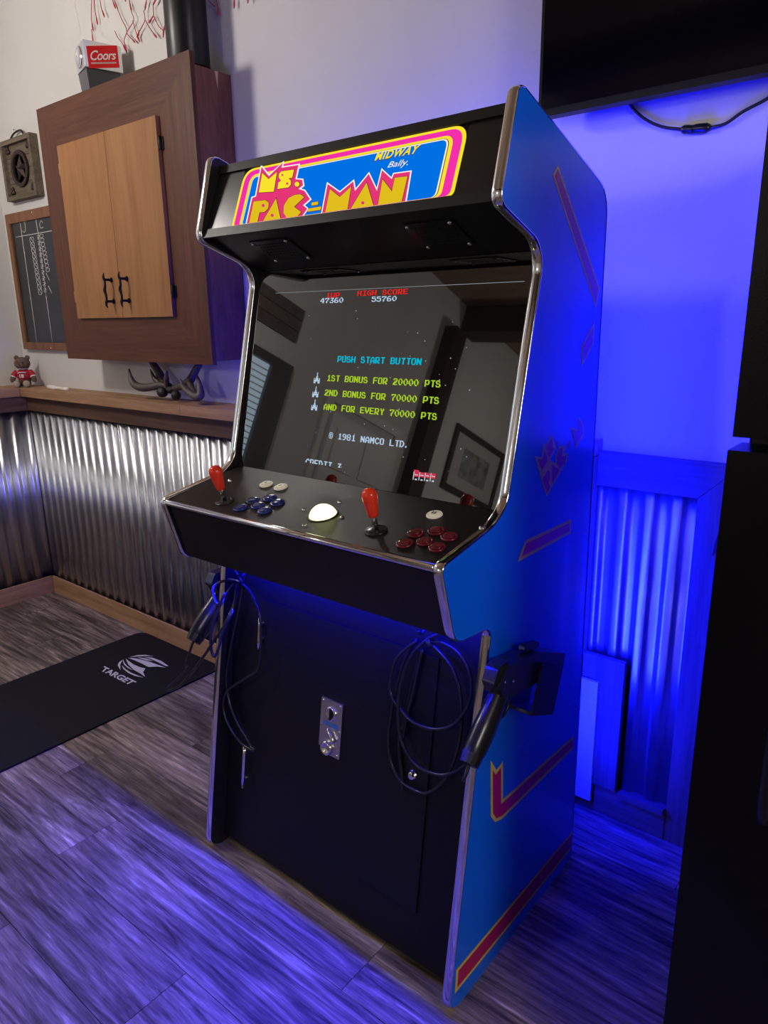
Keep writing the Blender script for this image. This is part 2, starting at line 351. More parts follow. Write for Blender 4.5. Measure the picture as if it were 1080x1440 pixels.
def side_panel(xa, xb, m):
    sp = prism('side_panel', [(xa, p.y, p.z) for p in OUT], (xb-xa, 0, 0), m, arc)
    bm = bmesh.new(); n = len(OUT); rings = []; xm = (xa+xb)/2; hw = abs(xb-xa)/2+.0012
    for i in range(n):
        t = (OUT[(i+1) % n]-OUT[i-1]).normalized(); nr = Vector((0, t.z, -t.y))*SGN; ring = []
        for k in range(9):
            a = math.pi*k/8; ring.append(bm.verts.new(Vector((xm-math.cos(a)*hw, OUT[i].y, OUT[i].z))+nr*(math.sin(a)*.0045+.0004)))
        rings.append(ring)
    for i in range(n):
        a, b = rings[i], rings[(i+1) % n]
        for k in range(8): bm.faces.new((a[k], a[k+1], b[k+1], b[k]))
        bm.faces.new((a[8], a[0], b[0], b[8]))
    e = bm_obj('edge_trim', bm, CHROME, sp, smooth=True); e['label'] = 'chrome edge moulding'; return sp
spR = side_panel(XI, XO, PANELBLUE); spL = side_panel(XLO, XLI, mat('side_black_inside', (.010, .010, .011), .35))
# inside skin of the right panel and outside skin of the left one
prism('inner_skin', [(XI-.0006, p.y, p.z) for p in [Vector((0, cy, cz))+(q-Vector((0, cy, cz)))*.992 for q in OUT]], (.0005, 0, 0), BLACKL, spR)
prism('outer_skin', [(XLO-.0006, p.y, p.z) for p in [Vector((0, cy, cz))+(q-Vector((0, cy, cz)))*.992 for q in OUT]], (.0005, 0, 0), PANELBLUE, spL)
# flat printed side art (stripes and lettering only)
YEL = flat('print_yellow', (.78, .60, .06)); MAG = flat('print_magenta', (.50, .010, .10)); PUR = flat('print_purple', (.42, .012, .22)); TAN = flat('print_tan', (.62, .45, .16))
def sp(px, py): return at(px, py, 0, XO)
def clipback(v): 
    yb = 1.546-(v.z/1.64)*.028; return Vector((v.x, min(v.y, yb), v.z))
def side_decal(name, pts, m, lift, o=(0, 0), s=1.0, label=None):
    P = [clipback(sp(o[0]+a/s, o[1]+b/s)) for a, b in pts]
    d = prism(name, [(XO+lift, p.y, p.z) for p in P], (.0002, 0, 0), m, spR)
    return d
def stripe(pts, inset):
    P = [(a, b) for a, b in pts]; side_decal('stripe_border', P, YEL, .0003)
    # inner stripe: shrink polygon edges in panel space
    Q = [clipback(sp(a, b)) for a, b in P]; n = len(Q); A = sum(Q[i].y*Q[(i+1) % n].z-Q[(i+1) % n].y*Q[i].z for i in range(n)); sg = 1 if A > 0 else -1; R = []
    for i in range(n):
        e1 = (Q[i]-Q[i-1]).normalized(); e2 = (Q[(i+1) % n]-Q[i]).normalized()
        n1 = Vector((0, -e1.z, e1.y))*sg; n2 = Vector((0, -e2.z, e2.y))*sg; h = (n1+n2); h = h/max(.25, h.length_squared)*2*inset
        if Q[i].y > 1.516: h = Vector((0, 0, h.z))
        R.append(Q[i]+h)
    prism('stripe', [(XO+.0006, p.y, p.z) for p in R], (.0002, 0, 0), MAG, spR)
stripe([(784.5, 232), (843, 405), (838, 434), (777, 246)], .005)
stripe([(836, 452), (834, 484), (818, 515), (817, 488)], .005)
stripe([(738.7, 760), (803, 730), (802, 750), (728, 790)], .007)
stripe([(689.7, 1069), (698, 1083), (707, 1070.5), (707, 1124), (806, 1035), (806, 1052), (705, 1152), (696, 1156), (690, 1148)], .008)
stripe([(641.6, 1364), (807, 1166), (807, 1188), (639.4, 1397)], .008)
LG = dict(o=(740, 530), s=8.0)
side_decal('logo_backing', [(98,893),(172,905),(195,755),(212,790),(285,655),(335,800),(262,932),(328,972),(335,880),(365,790),(405,765),(440,800),(425,855),(462,860),(455,940),(400,1040),(228,1345),(165,1140)], TAN, .0003, **LG)
for P in ([(125,920),(178,925),(205,810),(240,935),(172,1055)], [(215,800),(280,690),(300,755),(290,775),(312,815),(255,915),(232,862),(245,840)], [(410,795),(375,800),(342,900),(340,980),(375,1030),(430,980),(450,880),(402,895)],
          [(180,1150),(240,1050),(265,1070),(265,1140),(245,1190),(270,1240),(230,1310)], [(285,985),(375,1045),(290,1200)], [(328,745),(342,722),(354,745),(342,778)], [(465,780),(490,715),(500,735),(478,795)]):
    side_decal('logo_letter', P, PUR, .0006, **LG)
side_decal('logo_backing', [(496,570),(572,590),(592,450),(645,545),(645,660),(552,800)], TAN, .0003, **LG)
side_decal('logo_letter', [(512,592),(580,612),(600,490),(632,560),(632,640),(553,770)], PUR, .0006, **LG)

def plane2(a, b): return (Vector((0, a[0], a[1])), Vector((1, 0, 0)).cross(Vector((0, b[0]-a[0], b[1]-a[1]))).normalized())
def slab(name, a, b, th, m, x0=XLI+.0005, x1=XI-.001, bev=0):
    # board between the side panels whose outer face runs a->b in (y, z), thickness th to the inside (along -normal)
    p, n = plane2(a, b)
    return hexa(name, [(x0, a[0], a[1]), (x1, a[0], a[1]), (x1, a[0]-n.y*th, a[1]-n.z*th), (x0, a[0]-n.y*th, a[1]-n.z*th), (x0, b[0], b[1]), (x1, b[0], b[1]), (x1, b[0]-n.y*th, b[1]-n.z*th), (x0, b[0]-n.y*th, b[1]-n.z*th)], m, arc, bev)
MQa, MQb = (1.107, 1.590), (1.164, 1.733)
slab('marquee_panel', MQa, MQb, .006, mat('marquee_black', (.010, .010, .011), .30))
p, MN = plane2(MQa, MQb); MQ = (p, MN); MT = Vector((0, MQb[0]-MQa[0], MQb[1]-MQa[1])).normalized()
# retainers along top and bottom of the marquee
RET = mat('retainer_black', (.010, .009, .008), .45, spec=.3)
hexa('marquee_retainer', [Vector((x, MQb[0], MQb[1]))+MN*a+MT*b for x, a, b in [(XLI+.0005,.005,-.014),(XI-.001,.005,-.014),(XI-.001,.0002,-.014),(XLI+.0005,.0002,-.014),(XLI+.0005,.005,.006),(XI-.001,.005,.006),(XI-.001,.0002,.006),(XLI+.0005,.0002,.006)]], RET, arc, .001)
hexa('marquee_retainer', [Vector((x, MQa[0], MQa[1]))+MN*a+MT*b for x, a, b in [(XLI+.0005,.005,-.012),(XI-.001,.005,-.012),(XI-.001,.0002,-.012),(XLI+.0005,.0002,-.012),(XLI+.0005,.005,.008),(XI-.001,.005,.008),(XI-.001,.0002,.008),(XLI+.0005,.0002,.008)]], RET, arc, .001)
# top and back boards
hexa('top_board', [(XLI+.0005,1.166,1.722),(XI-.001,1.166,1.722),(XI-.001,1.505,1.612),(XLI+.0005,1.505,1.612),(XLI+.0005,1.166,1.738),(XI-.001,1.166,1.738),(XI-.001,1.505,1.629),(XLI+.0005,1.505,1.629)], BLACKL, arc)
hexa('back_board', [(XLI+.0005,1.525,.02),(XI-.001,1.525,.02),(XI-.001,1.541,.02),(XLI+.0005,1.541,.02),(XLI+.0005,1.499,1.61),(XI-.001,1.499,1.61),(XI-.001,1.515,1.61),(XLI+.0005,1.515,1.61)], BLACKL, arc)
# marquee artwork: backlit print, lettering only
def em(n, c, s=1.0): return emit(n, c, s)
eY = em('lit_yellow', (1, .80, .03), .95); eM = em('lit_magenta', (.95, .03, .42), .95); eB = em('lit_blue', (.0, .17, .80), .95); eW = em('lit_white', (1, .95, .85), .95); eG = em('lit_gold', (.88, .60, .015), .85); eP = em('lit_pink', (.86, .04, .20), .9); eK = em('print_dark_line', (.10, .01, .02), 1)
art = slab('marquee_art', (MQa[0]+MT.y*.008, MQa[1]+MT.z*.008), (MQb[0]-MT.y*.014, MQb[1]-MT.z*.014), .001, eY, -1.333, -.744)
art.data.materials[0] = BLACKG
H0 = .009; H1 = (Vector((0, *MQb))-Vector((0, *MQa))).length-.0145
def mq3(x, v, l): q = Vector((x, MQa[0], MQa[1]))+MT*v+MN*l; return q
def band(name, x0, x1, v0, v1, r, m, l):
    P = round_poly([(x0, v0, 0), (x1, v0, 0), (x1, v1, 0), (x0, v1, 0)], [.004, .012, r, r], 8)
    prism(name, [mq3(q.x, q.y, l) for q in P], MN*.0002, m, art)
i0, i1 = -1.333, -.744
band('border', i0, i1, H0, H1, .034, eY, .0008)
band('border_band', i0+.0075, i1-.0075, H0+.0015, H1-.005, .030, eM, .0012)
band('border', i0+.026, i1-.026, H0+.0015, H1-.0155, .022, eY, .0016)
band('border_line', i0+.0335, i1-.0335, H0+.0015, H1-.0203, .017, eK, .0020)
band('border_line', i0+.035, i1-.035, H0+.0015, H1-.0212, .016, eW, .0024)
band('blue_field', i0+.038, i1-.038, H0+.0015, H1-.0235, .014, eB, .0028)
def mq_poly(name, pts, o, s, m, l):
    vm = H0+.0006; P = []
    for a, b in pts:
        q = pl(o[0]+a/s, o[1]+b/s, *MQ); v = (q-Vector((0, *MQa))).dot(MT); P.append(mq3(q.x, max(v, vm), l))
    return prism(name, P, MN*.0002, m, art)
Z1 = ((330, 210), 7.714); Z2 = ((440, 170), 4.8)
def grow(P, k):
    n = len(P); A = sum(P[i][0]*P[(i+1) % n][1]-P[(i+1) % n][0]*P[i][1] for i in range(n)); sg = -1 if A > 0 else 1; out = []
    for i in range(n):
        p = Vector(P[i]); e1 = (p-Vector(P[i-1])).normalized(); e2 = (Vector(P[(i+1) % n])-p).normalized()
        h = Vector((-e1.y, e1.x))+Vector((-e2.y, e2.x)); h = h/max(.5, h.length_squared)*2*k*sg; out.append((p.x+h.x, p.y+h.y))
    return out
pinkA = [(140,830),(205,535),(245,520),(305,200),(385,300),(535,155),(520,210),(705,180),(672,335),(745,340),(755,400),(705,440),(770,460),(830,550),(755,615),(800,655),(745,750)]
pinkB = [(68,640),(108,432),(190,490),(280,415),(292,480),(385,365),(440,480),(475,340),(540,400),(555,365),(665,350),(628,565)]
for P, Z in ((pinkA, Z1), (pinkB, Z2)):
    mq_poly('logo_outline', grow(P, 13 if Z is Z1 else 8), *Z, eW, .0032); mq_poly('logo_backing', P, *Z, eP, .0036)
def circ(cx, cy_, r, n=14, k=1): return [(cx+r*math.cos(2*math.pi*i/n), cy_+r*k*math.sin(2*math.pi*i/n)) for i in range(n)]
for P in ([(278,480),(315,268),(385,335),(475,258),(440,470)], [(480,442),(490,372),(520,352),(494,318),(497,280),(522,252),(660,232),(640,320),(600,326),(625,352),(625,395),(598,425)], circ(692, 390, 26, 14, 1.05)):
    mq_poly('logo_letter', grow(P, 5), *Z1, eK, .0040); mq_poly('logo_letter', P, *Z1, eY, .0044)
for P in ([(172,815),(222,578),(350,562),(385,590),(380,650),(340,690),(285,695),(262,800)], [(320,805),(465,545),(510,775)], [(770,530),(730,500),(670,505),(600,540),(550,620),(545,700),(580,755),(640,765),(700,735),(735,690),(660,635)], [(850,590),(922,578),(918,612),(850,622)], [(805,688),(818,655),(955,632),(948,668)]):
    mq_poly('logo_letter', grow(P, 5), *Z1, eK, .0040); mq_poly('logo_letter', P, *Z1, eG, .0044)
for P in (circ(328, 622, 17), circ(425, 728, 17), circ(535, 292, 11), circ(588, 385, 13)): mq_poly('letter_dot', P, *Z1, eP, .0048)
for P in ([(90,640),(125,468),(192,522),(268,452),(240,616)], [(262,615),(372,425),(415,595)], [(445,592),(480,403),(543,485),(562,393),(648,383),(605,567)]):
    mq_poly('logo_letter', grow(P, 3), *Z2, eK, .0040); mq_poly('logo_letter', P, *Z2, eG, .0044)
mq_poly('letter_dot', circ(347, 562, 11), *Z2, eP, .0048)
def mqq(pts, Z): return [pl(Z[0][0]+a/Z[1], Z[0][1]+b/Z[1], *MQ) for a, b in pts]
text_quad('lettering', 'MIDWAY', mqq([(421,284),(701,234),(738,172),(443,226)], Z2), eK, art, MN*.0037, .03, .0, 1.15)
text_quad('lettering', 'MIDWAY', mqq([(424,278),(704,228),(741,166),(446,220)], Z2), eY, art, MN*.0041, .03, .0, 1.15)
text_quad('lettering', 'Bally.', mqq([(508,335),(645,320),(655,262),(518,285)], Z2), eW, art, MN*.0037, .0, .35)

# hood underside with the two speaker grilles
HDa, HDb = (1.108, 1.585), (1.262, 1.5135)
hood = slab('hood_board', HDb, HDa, .014, BLACKL)
HP, HN = plane2(HDa, HDb); HT = Vector((0, HDb[0]-HDa[0], HDb[1]-HDa[1])).normalized()
if HN.z > 0: HN = -HN
GRM = mat('grille_metal', (.022, .023, .026), .28, .6)
def hd3(x, v, l): return Vector((x, HDa[0], HDa[1]))+HT*v+HN*l
for x0, x1 in ((-1.322, -1.198), (-.884, -.770)):
    v0, v1 = .040, .132; g = prism('speaker_grille', [hd3(q.x, q.y, .0005) for q in round_poly([(x0, v0, 0), (x1, v0, 0), (x1, v1, 0), (x0, v1, 0)], .008, 4)], HN*.002, GRM, arc)
    bm = bmesh.new()
    for r in range(7):
        for c in range(10):
            x = x0+.016+(c+.5*(r % 2))*(x1-x0-.032)/9.5; v = v0+.014+r*(v1-v0-.028)/6
            addlathe(bm, [(.0036, 0), (.0036, .0002), (0, .0002)], hd3(x, v, .0026), HN, 8)
    h = bm_obj('perforation', bm, mat('hole_black', (.001, .001, .001), .9), g); h['kind'] = 'stuff'
    for x in (x0+.009, x1-.009):
        for v in (v0+.009, v1-.009): lathe('screw', [(.0045, 0), (.0045, .001), (.003, .0025), (0, .003)], hd3(x, v, .0026), HN, CHROME, g, 10)
# screen
GA, GB = (1.1525, 1.042), (1.2625, 1.5125)
scr = slab('monitor', GA, GB, .004, GLASS); scr['label'] = 'dark glass screen showing score text'
GP, GN = plane2(GA, GB)
if GN.y > 0: GN = -GN
GT = Vector((0, GB[0]-GA[0], GB[1]-GA[1])).normalized()
F = {}
for line in '''0:1C26636363321C|1:0C1C0C0C0C0C3F|2:3E63071E3C707F|3:3F060C1E03633E|4:0E1E36667F0606|5:7E607E0303633E|6:1E30607E63633E|7:7F63060C181818|8:3E63633E63633E|A:1C3663637F6363|B:7E63637E63637E|C:1E33606060331E|D:7C66636363667C|E:7F60607E60607F|F:7F60607E606060|G:1F30606763331F|H:6363637F636363|I:3F0C0C0C0C0C3F|L:6060606060607F|M:63777F7F6B6363|N:63737B7F6F6763|O:3E63636363633E|P:7E6363637E6060|R:7E6363677C6E67|S:3C66603E03633E|T:3F0C0C0C0C0C0C|U:6363636363633E|V:63636377 3E1C08|Y:33331E0C0C0C0C|X:63361C1C366300|.:00000000003030|c:3E415D515D413E'''.split('|'):
    k, h = line.split(':'); h = h.replace(' ', ''); F[k] = [int(h[i:i+2], 16) for i in range(0, 14, 2)]
def gpt(px, py): return pl(px, py, GP, GN)
def pixel_text(s, left, right, m, rows=7, hscale=1.0, cols=None):
    # 7x7 bitmap lettering laid along x on the glass; left/right are the pixel centres of the line's ends
    a, b = gpt(*left), gpt(*right); ox = a.x; n = cols or len(s); cw = (b.x-a.x)/n; u = cw/8; uv = u*hscale
    z0 = (a-Vector((0, *GA))).dot(GT); bm = bmesh.new()
    for i, ch in enumerate(s):
        if ch == ' ': continue
        for r in range(rows):
            c = 0
            while c < 7:
                if F[ch][r] >> (6-c) & 1:
                    e = c
                    while e < 7 and F[ch][r] >> (6-e) & 1: e += 1
                    x0 = ox+i*cw+c*u; x1 = ox+i*cw+e*u; v1 = z0+(3.5-r)*uv; v0 = v1-uv*.95
                    q = [Vector((x, GA[0], GA[1]))+GT*v+GN*.0008 for x, v in ((x0, v0), (x1, v0), (x1, v1), (x0, v1))]
                    bm.faces.new([bm.verts.new(p) for p in q]); c = e
                else: c += 1
    return bm_obj('screen_text', bm, m, scr)
tR = emit('text_red', (1, .03, .025), .75); tW = emit('text_white', (.62, .80, 1), .75); tC = emit('text_cyan', (.0, .62, .85), .8); tY = emit('text_lime', (.50, .75, .03), .8)
pixel_text('1UP', (459, 415.8), (479, 414.4), tR, hscale=.85)
pixel_text('HIGH SCORE', (503, 412.8), (575, 410), tR, hscale=.9)
pixel_text('47360', (451, 423.2), (484, 422), tW, hscale=.9)
pixel_text('55760', (523, 421), (559, 420), tW, hscale=.9)
pixel_text('PUSH START BUTTON', (475, 505), (594, 508.5), tC, hscale=1.15)
pixel_text('1ST BONUS FOR 20000 PTS', (460, 531.5), (621, 539.5), tY, hscale=1.15)
pixel_text('2ND BONUS FOR 70000 PTS', (457, 552), (619, 561), tY, hscale=1.15)
pixel_text('AND FOR EVERY 70000 PTS', (455.5, 572), (616, 583.5), tY, hscale=1.15)
F['9'] = [0x3E, 0x63, 0x63, 0x3F, 0x03, 0x06, 0x3C]
pixel_text('c 1981 NAMCO LTD.', (463, 612), (577, 624.5), tW, hscale=1.15)
pixel_text('CREDIT 3', (430, 649.5), (481, 655), tW, rows=4, hscale=1.3)
def gquad(bm, x0, x1, v0, v1, l=.0008):
    bm.faces.new([bm.verts.new(Vector((x, GA[0], GA[1]))+GT*v+GN*l) for x, v in ((x0, v0), (x1, v0), (x1, v1), (x0, v1))])
def gv(px, py): q = gpt(px, py); return q.x, (q-Vector((0, *GA))).dot(GT)
for px, py in ((446, 533), (444, 552.5), (442.5, 571)):      # plain little arrow marks in front of the bonus lines
    x, v = gv(px, py); bm = bmesh.new()
    for r, (a, b) in enumerate(((-.0008, .0008), (-.0008, .0008), (-.0015, .0015), (-.006, -.0048), (-.003, .003), (.0048, .006), (-.006, .006), (-.006, -.002), (.002, .006))):
        k = (0, 1, 2, 3, 3, 3, 4, 5, 5)[r]; gquad(bm, x+a*1.6, x+b*1.6, v+.011-k*.0042, v+.0148-k*.0042)
    bm_obj('screen_mark', bm, tW, scr)
for k in range(4):
    x, v = gv(585+k*8.0, 669+k*.8); bm = bmesh.new(); gquad(bm, x-.0065, x+.0065, v-.002, v+.008+(.004 if k == 0 else 0)); bm_obj('screen_mark', bm, emit('badge_red', (.85, .05, .10), .7), scr)
    bm = bmesh.new(); gquad(bm, x-.0065, x-.0045, v-.009, v+.008, .001); gquad(bm, x-.003, x+.005, v+.001, v+.003, .001); gquad(bm, x-.001, x+.004, v-.009, v-.006, .001); bm_obj('screen_mark', bm, emit('badge_white', (.75, .8, .9), .7), scr)
bm = bmesh.new(); a = gv(388, 412.5); b = gv(738, 396.5); v = (a[1]+b[1])/2; gquad(bm, a[0], b[0], v, v+.0012); bm_obj('screen_line', bm, emit('line_grey', (.20, .22, .23), 1), scr)
bm = bmesh.new(); rs = random.Random(3)
for k in range(46):
    px = rs.uniform(430, 665); py = rs.uniform(430, 665); x, v = gv(px, py); s = rs.uniform(.0006, .0012); gquad(bm, x-s, x+s, v-s, v+s)
o = bm_obj('star_field', bm, emit('star_dot', (.55, .6, .7), .6), scr); o['kind'] = 'stuff'

# control panel
CA, CB = (.940, .9945), (1.1515, 1.0415)
deck = slab('control_panel', CA, CB, .016, mat('deck_black', (.008, .0078, .0075), .34, spec=.3, bump=.25, bscale=1400)); deck['label'] = 'black vinyl control deck'
CPP, CN = plane2(CA, CB)
if CN.z < 0: CN = -CN
CT = Vector((0, CB[0]-CA[0], CB[1]-CA[1])).normalized()
slab('panel_front', (.9765, .8485), (.9415, .978), .004, BLACKL)
tr = tube('front_trim', [(XLI+.001, .9385, .9885), (XI-.001, .9385, .9885)], .0075, CHROME, arc, 10, 1); tr['label'] = 'chrome bar along the panel edge'
box('panel_underside', XLI+.0005, XI-.001, .9825, 1.138, .8495, .8595, BLACKL, arc)
fin = prism('added_led_fin', [(XLI+.02, .98150, .8458), (XLI+.02, .9822, .8458), (XLI+.02, .9822, .8492), (XLI+.02, .98165, .8492)], (XI-XLI-.04, 0, 0), mat('added_fin_black', (.001, .001, .001), 1, spec=0), arc)  # unseen fin added to cut off LED light on the floor near the cabinet
box('led_strip', XLI+.03, XI-.03, .9802, .9815, .8486, .8492, mat('led_tape', (.4, .4, .5), .5), arc)
box('led_strip', -1.39, -.69, 1.5165, 1.5245, 1.612, 1.620, MATS['led_tape'], arc); box('led_strip', -.677, -.667, 1.542, 1.550, .2, 1.5, MATS['led_tape'], arc); box('led_strip', -1.418, -1.408, 1.542, 1.550, .45, 1.45, MATS['led_tape'], arc)  # first strip belongs to the added upper-wall light
def cpt(px, py): return pl(px, py, CPP, CN)
REDB = mat('bat_red', (.90, .050, .018), .22); STEELR = mat('shaft_steel', (.55, .55, .54), .22, 1)
def joystick(base, lean):
    b = cpt(*base)+CN*.0006; ax = (CN+Vector(lean)).normalized()
    j = lathe('joystick', [(.0055, -.004), (.0055, .034), (.0045, .036)], b, ax, STEELR, arc, 14); j['label'] = 'joystick with red bat handle'
    lathe('dust_washer', [(.022, 0), (.0225, .0008), (.021, .0022), (.006, .0026)], b, CN, mat('washer_black', (.016, .016, .017), .25), j, 24)
    lathe('bat_handle', [(.0065, .030), (.0095, .031), (.0105, .036), (.0125, .050), (.0145, .064), (.0152, .072), (.0142, .079), (.0105, .0845), (.005, .087), (0, .0875)], b, ax, REDB, j, 20)
joystick((316, 705.5), (-.02, -.02, 0)); joystick((529, 746.5), (-.02, 0, 0))
def button(px, py, m, icon=0, m2=None):
    b = cpt(px, py)+CN*.0004
    r = lathe('push_button', [(.0162, 0), (.0166, .0015), (.0155, .0036), (.0122, .0040), (.0120, .0022)], b, CN, m, arc, 22)
    lathe('plunger', [(.0112, .002), (.0112, .0052), (.0102, .0060), (.0050, .0052), (0, .0050)], b, CN, m, r, 20)
    for k in range(icon):
        u = Vector((1, 0, 0)); c = b+CN*.0062+u*((k-(icon-1)/2)*.0055)
        bm = bmesh.new(); addlathe(bm, [(.0014, 0), (.0014, .0004), (0, .0004)], c+CT*.0035, CN, 8); addprism(bm, [c+u*a+CT*v for a, v in ((-.0017, -.004), (.0017, -.004), (.0012, .002), (-.0012, .002))], CN*.0004); bm_obj('player_icon', bm, mat('icon_black', (.01, .01, .01), .5), r)
BL = mat('button_navy', (.018, .030, .20), .16); RD = mat('button_maroon', (.13, .006, .016), .16); WH = mat('button_ivory', (.74, .68, .55), .25, emis=(1, .93, .75), estr=.12)
for q in [(338.5, 715), (356, 705), (362.6, 712), (372, 719), (379.6, 701.5), (390, 708)]: button(*q, BL)
for q in [(584.5, 751), (613.5, 748), (631.7, 756), (597.5, 762.6), (569, 765.4), (614.8, 771)]: button(*q, RD)
button(374.6, 682, WH, 1); button(395, 686, WH, 1); button(611, 725, WH, 2)
tb = cpt(454, 724)
t = lathe('trackball', [(.0335, 0), (.034, .001), (.0315, .0022), (.0300, .0012)], tb, CN, mat('trackball_ring', (.012, .012, .012), .3), arc, 32); t['label'] = 'glowing trackball'
bm = bmesh.new(); R = .0305; addlathe(bm, [(R*math.cos(a), -.0085+R*math.sin(a)) for a in [math.radians(d) for d in (15, 25, 35, 45, 55, 65, 75, 83)]]+[(0, R-.0085)], tb, CN, 28)
bm_obj('ball', bm, mat('ball_lit', (.75, .78, .55), .2, emis=(.95, 1, .42), estr=2.6), t, smooth=True)
pb = area('trackball_glow', tb+CN*.03, CN, .03, .03, .0, (1, 1, .6)); bpy.data.objects.remove(pb)
for q in [(427, 717), (477, 706), (481, 727.6), (428, 739)]: lathe('bolt', [(.0048, 0), (.0048, .001), (.0034, .0026), (0, .0030)], cpt(*q), CN, CHROME, arc, 12)
for q in [(323.7, 676), (678, 743)]: lathe('bolt', [(.0065, 0), (.0065, .001), (.0048, .0035), (0, .0045)], cpt(*q), CN, CHROME, arc, 12)
for q in [(421, 754), (428, 753)]: lathe('bolt', [(.0016, 0), (.0016, .0004), (0, .0006)], cpt(*q), CN, MATS['washer_black'], arc, 8)

# lower front: fixed boards round an access door, coin slot, lock, hooks
FA, FB = (1.0175, .022), (1.138, .846)
FP, FN = plane2(FA, FB)
if FN.y > 0: FN = -FN
FT = Vector((0, FB[0]-FA[0], FB[1]-FA[1])).normalized()
def fr(px, py, l=0): return pl(px, py, FP+FN*l, FN)
def fy(z): return FA[0]+(z-FA[1])*(FB[0]-FA[0])/(FB[1]-FA[1])
slab('front_frame', FA, FB, .016, mat('front_black', (.007, .007, .009), .45, spec=.2))
for p in arc.children:
    if p.name == 'front_frame': ffr = p
dx0, dx1, dz0, dz1 = -1.295, -.772, .135, .716
def fq(x, z, l): return Vector((x, fy(z), z))+FN*l
door = prism('access_door', [fq(x, z, .0005) for x, z in ((dx0, dz0), (dx1, dz0), (dx1, dz1), (dx0, dz1))], FN*.004, MATS['front_black'], arc, bev=.0008)
box('kick_board', XLI+.0005, XI-.001, 1.06, 1.075, .0, .05, BLACKL, arc)
CHR2 = mat('cast_metal', (.62, .60, .58), .28, 1, bump=.5, bscale=160)
cq = [fr(a, b, .0046) for a, b in ((447.5, 1053), (476.4, 1067.5), (486, 990.6), (456, 981.5))]
cx0 = (cq[0].x+cq[3].x)/2; cx1 = (cq[1].x+cq[2].x)/2; cz0 = (cq[0].z+cq[1].z)/2; cz1 = (cq[2].z+cq[3].z)/2
coin = prism('coin_slot', [fq(x, z, .0048) for x, z in ((cx0, cz0+.014), (cx0+.008, cz0+.014), (cx0+.008, cz0), (cx1, cz0), (cx1, cz1), (cx0, cz1))], FN*.004, CHR2, arc, bev=.0006); coin['label'] = 'chrome coin slot plate'
def cz_(f, g): return fq(cx0+(cx1-cx0)*f, cz0+(cz1-cz0)*g, .0088)
lathe('coin_entry', [(.018, 0), (.018, .003), (.014, .005), (.010, .003), (0, .003)], cz_(.5, .76), FN, CHROME, coin, 20)
prism('entry_slit', [cz_(.46, .66)+FN*.0052, cz_(.54, .66)+FN*.0052, cz_(.54, .86)+FN*.0052, cz_(.46, .86)+FN*.0052], FN*.0006, MATS['hole_black'], coin)
prism('coin_label', [cz_(.15, .52), cz_(.85, .52), cz_(.85, .60), cz_(.15, .60)], FN*.0006, flat('label_blue', (.05, .16, .42)), coin)
tube('coin_lever', [cz_(.45, .48)+FN*.004, cz_(.6, .40)+FN*.006, cz_(.72, .30)+FN*.006, cz_(.5, .26)+FN*.005], .005, CHROME, coin, 8)
lathe('return_cup', [(.0, 0), (.017, .0), (.018, .006), (.014, .010), (.010, .004), (0, .003)], cz_(.42, .12), FN, CHROME, coin, 18)
for f, g in ((.1, .96), (.9, .96), (.9, .05), (.92, .5), (.08, .5)): lathe('screw', [(.003, 0), (.003, .001), (0, .002)], cz_(f, g), FN, CHROME, coin, 8)
lk = lathe('door_lock', [(.0125, 0), (.0125, .002), (.0095, .004), (.0085, .0075), (.0065, .0085), (0, .0085)], fr(580.6, 1090, .0046), FN, CHROME, arc, 20)
prism('key_slit', [fr(579, 1087, .0132), fr(582, 1088, .0132), fr(582, 1093, .0132), fr(579, 1092, .0132)], FN*.0005, MATS['hole_black'], lk)
for za, zb, x in ((.196, .315, -1.345), (.588, .668, -1.311)):
    h = tube('chrome_hook', [fq(x, za, .0125), fq(x, (za+zb)/2, .0125), fq(x, zb, .0125)], .0052, CHROME, arc, 10, 2)
    for z in (za+.02, zb-.02): box('hook_foot', x-.004, x+.004, fy(z)-.013, fy(z)+.0005, z-.006, z+.006, CHROME, h)
def hook_under(px):
    q = fr(px[0], px[1], .03); tube('cable_hook', [(q.x, q.y, .847), (q.x, q.y, .79), (q.x, q.y-.012, .775), (q.x, q.y-.024, .785)], .003, BLACKP, arc, 8)
hook_under((598, 880)); hook_under((345, 808))

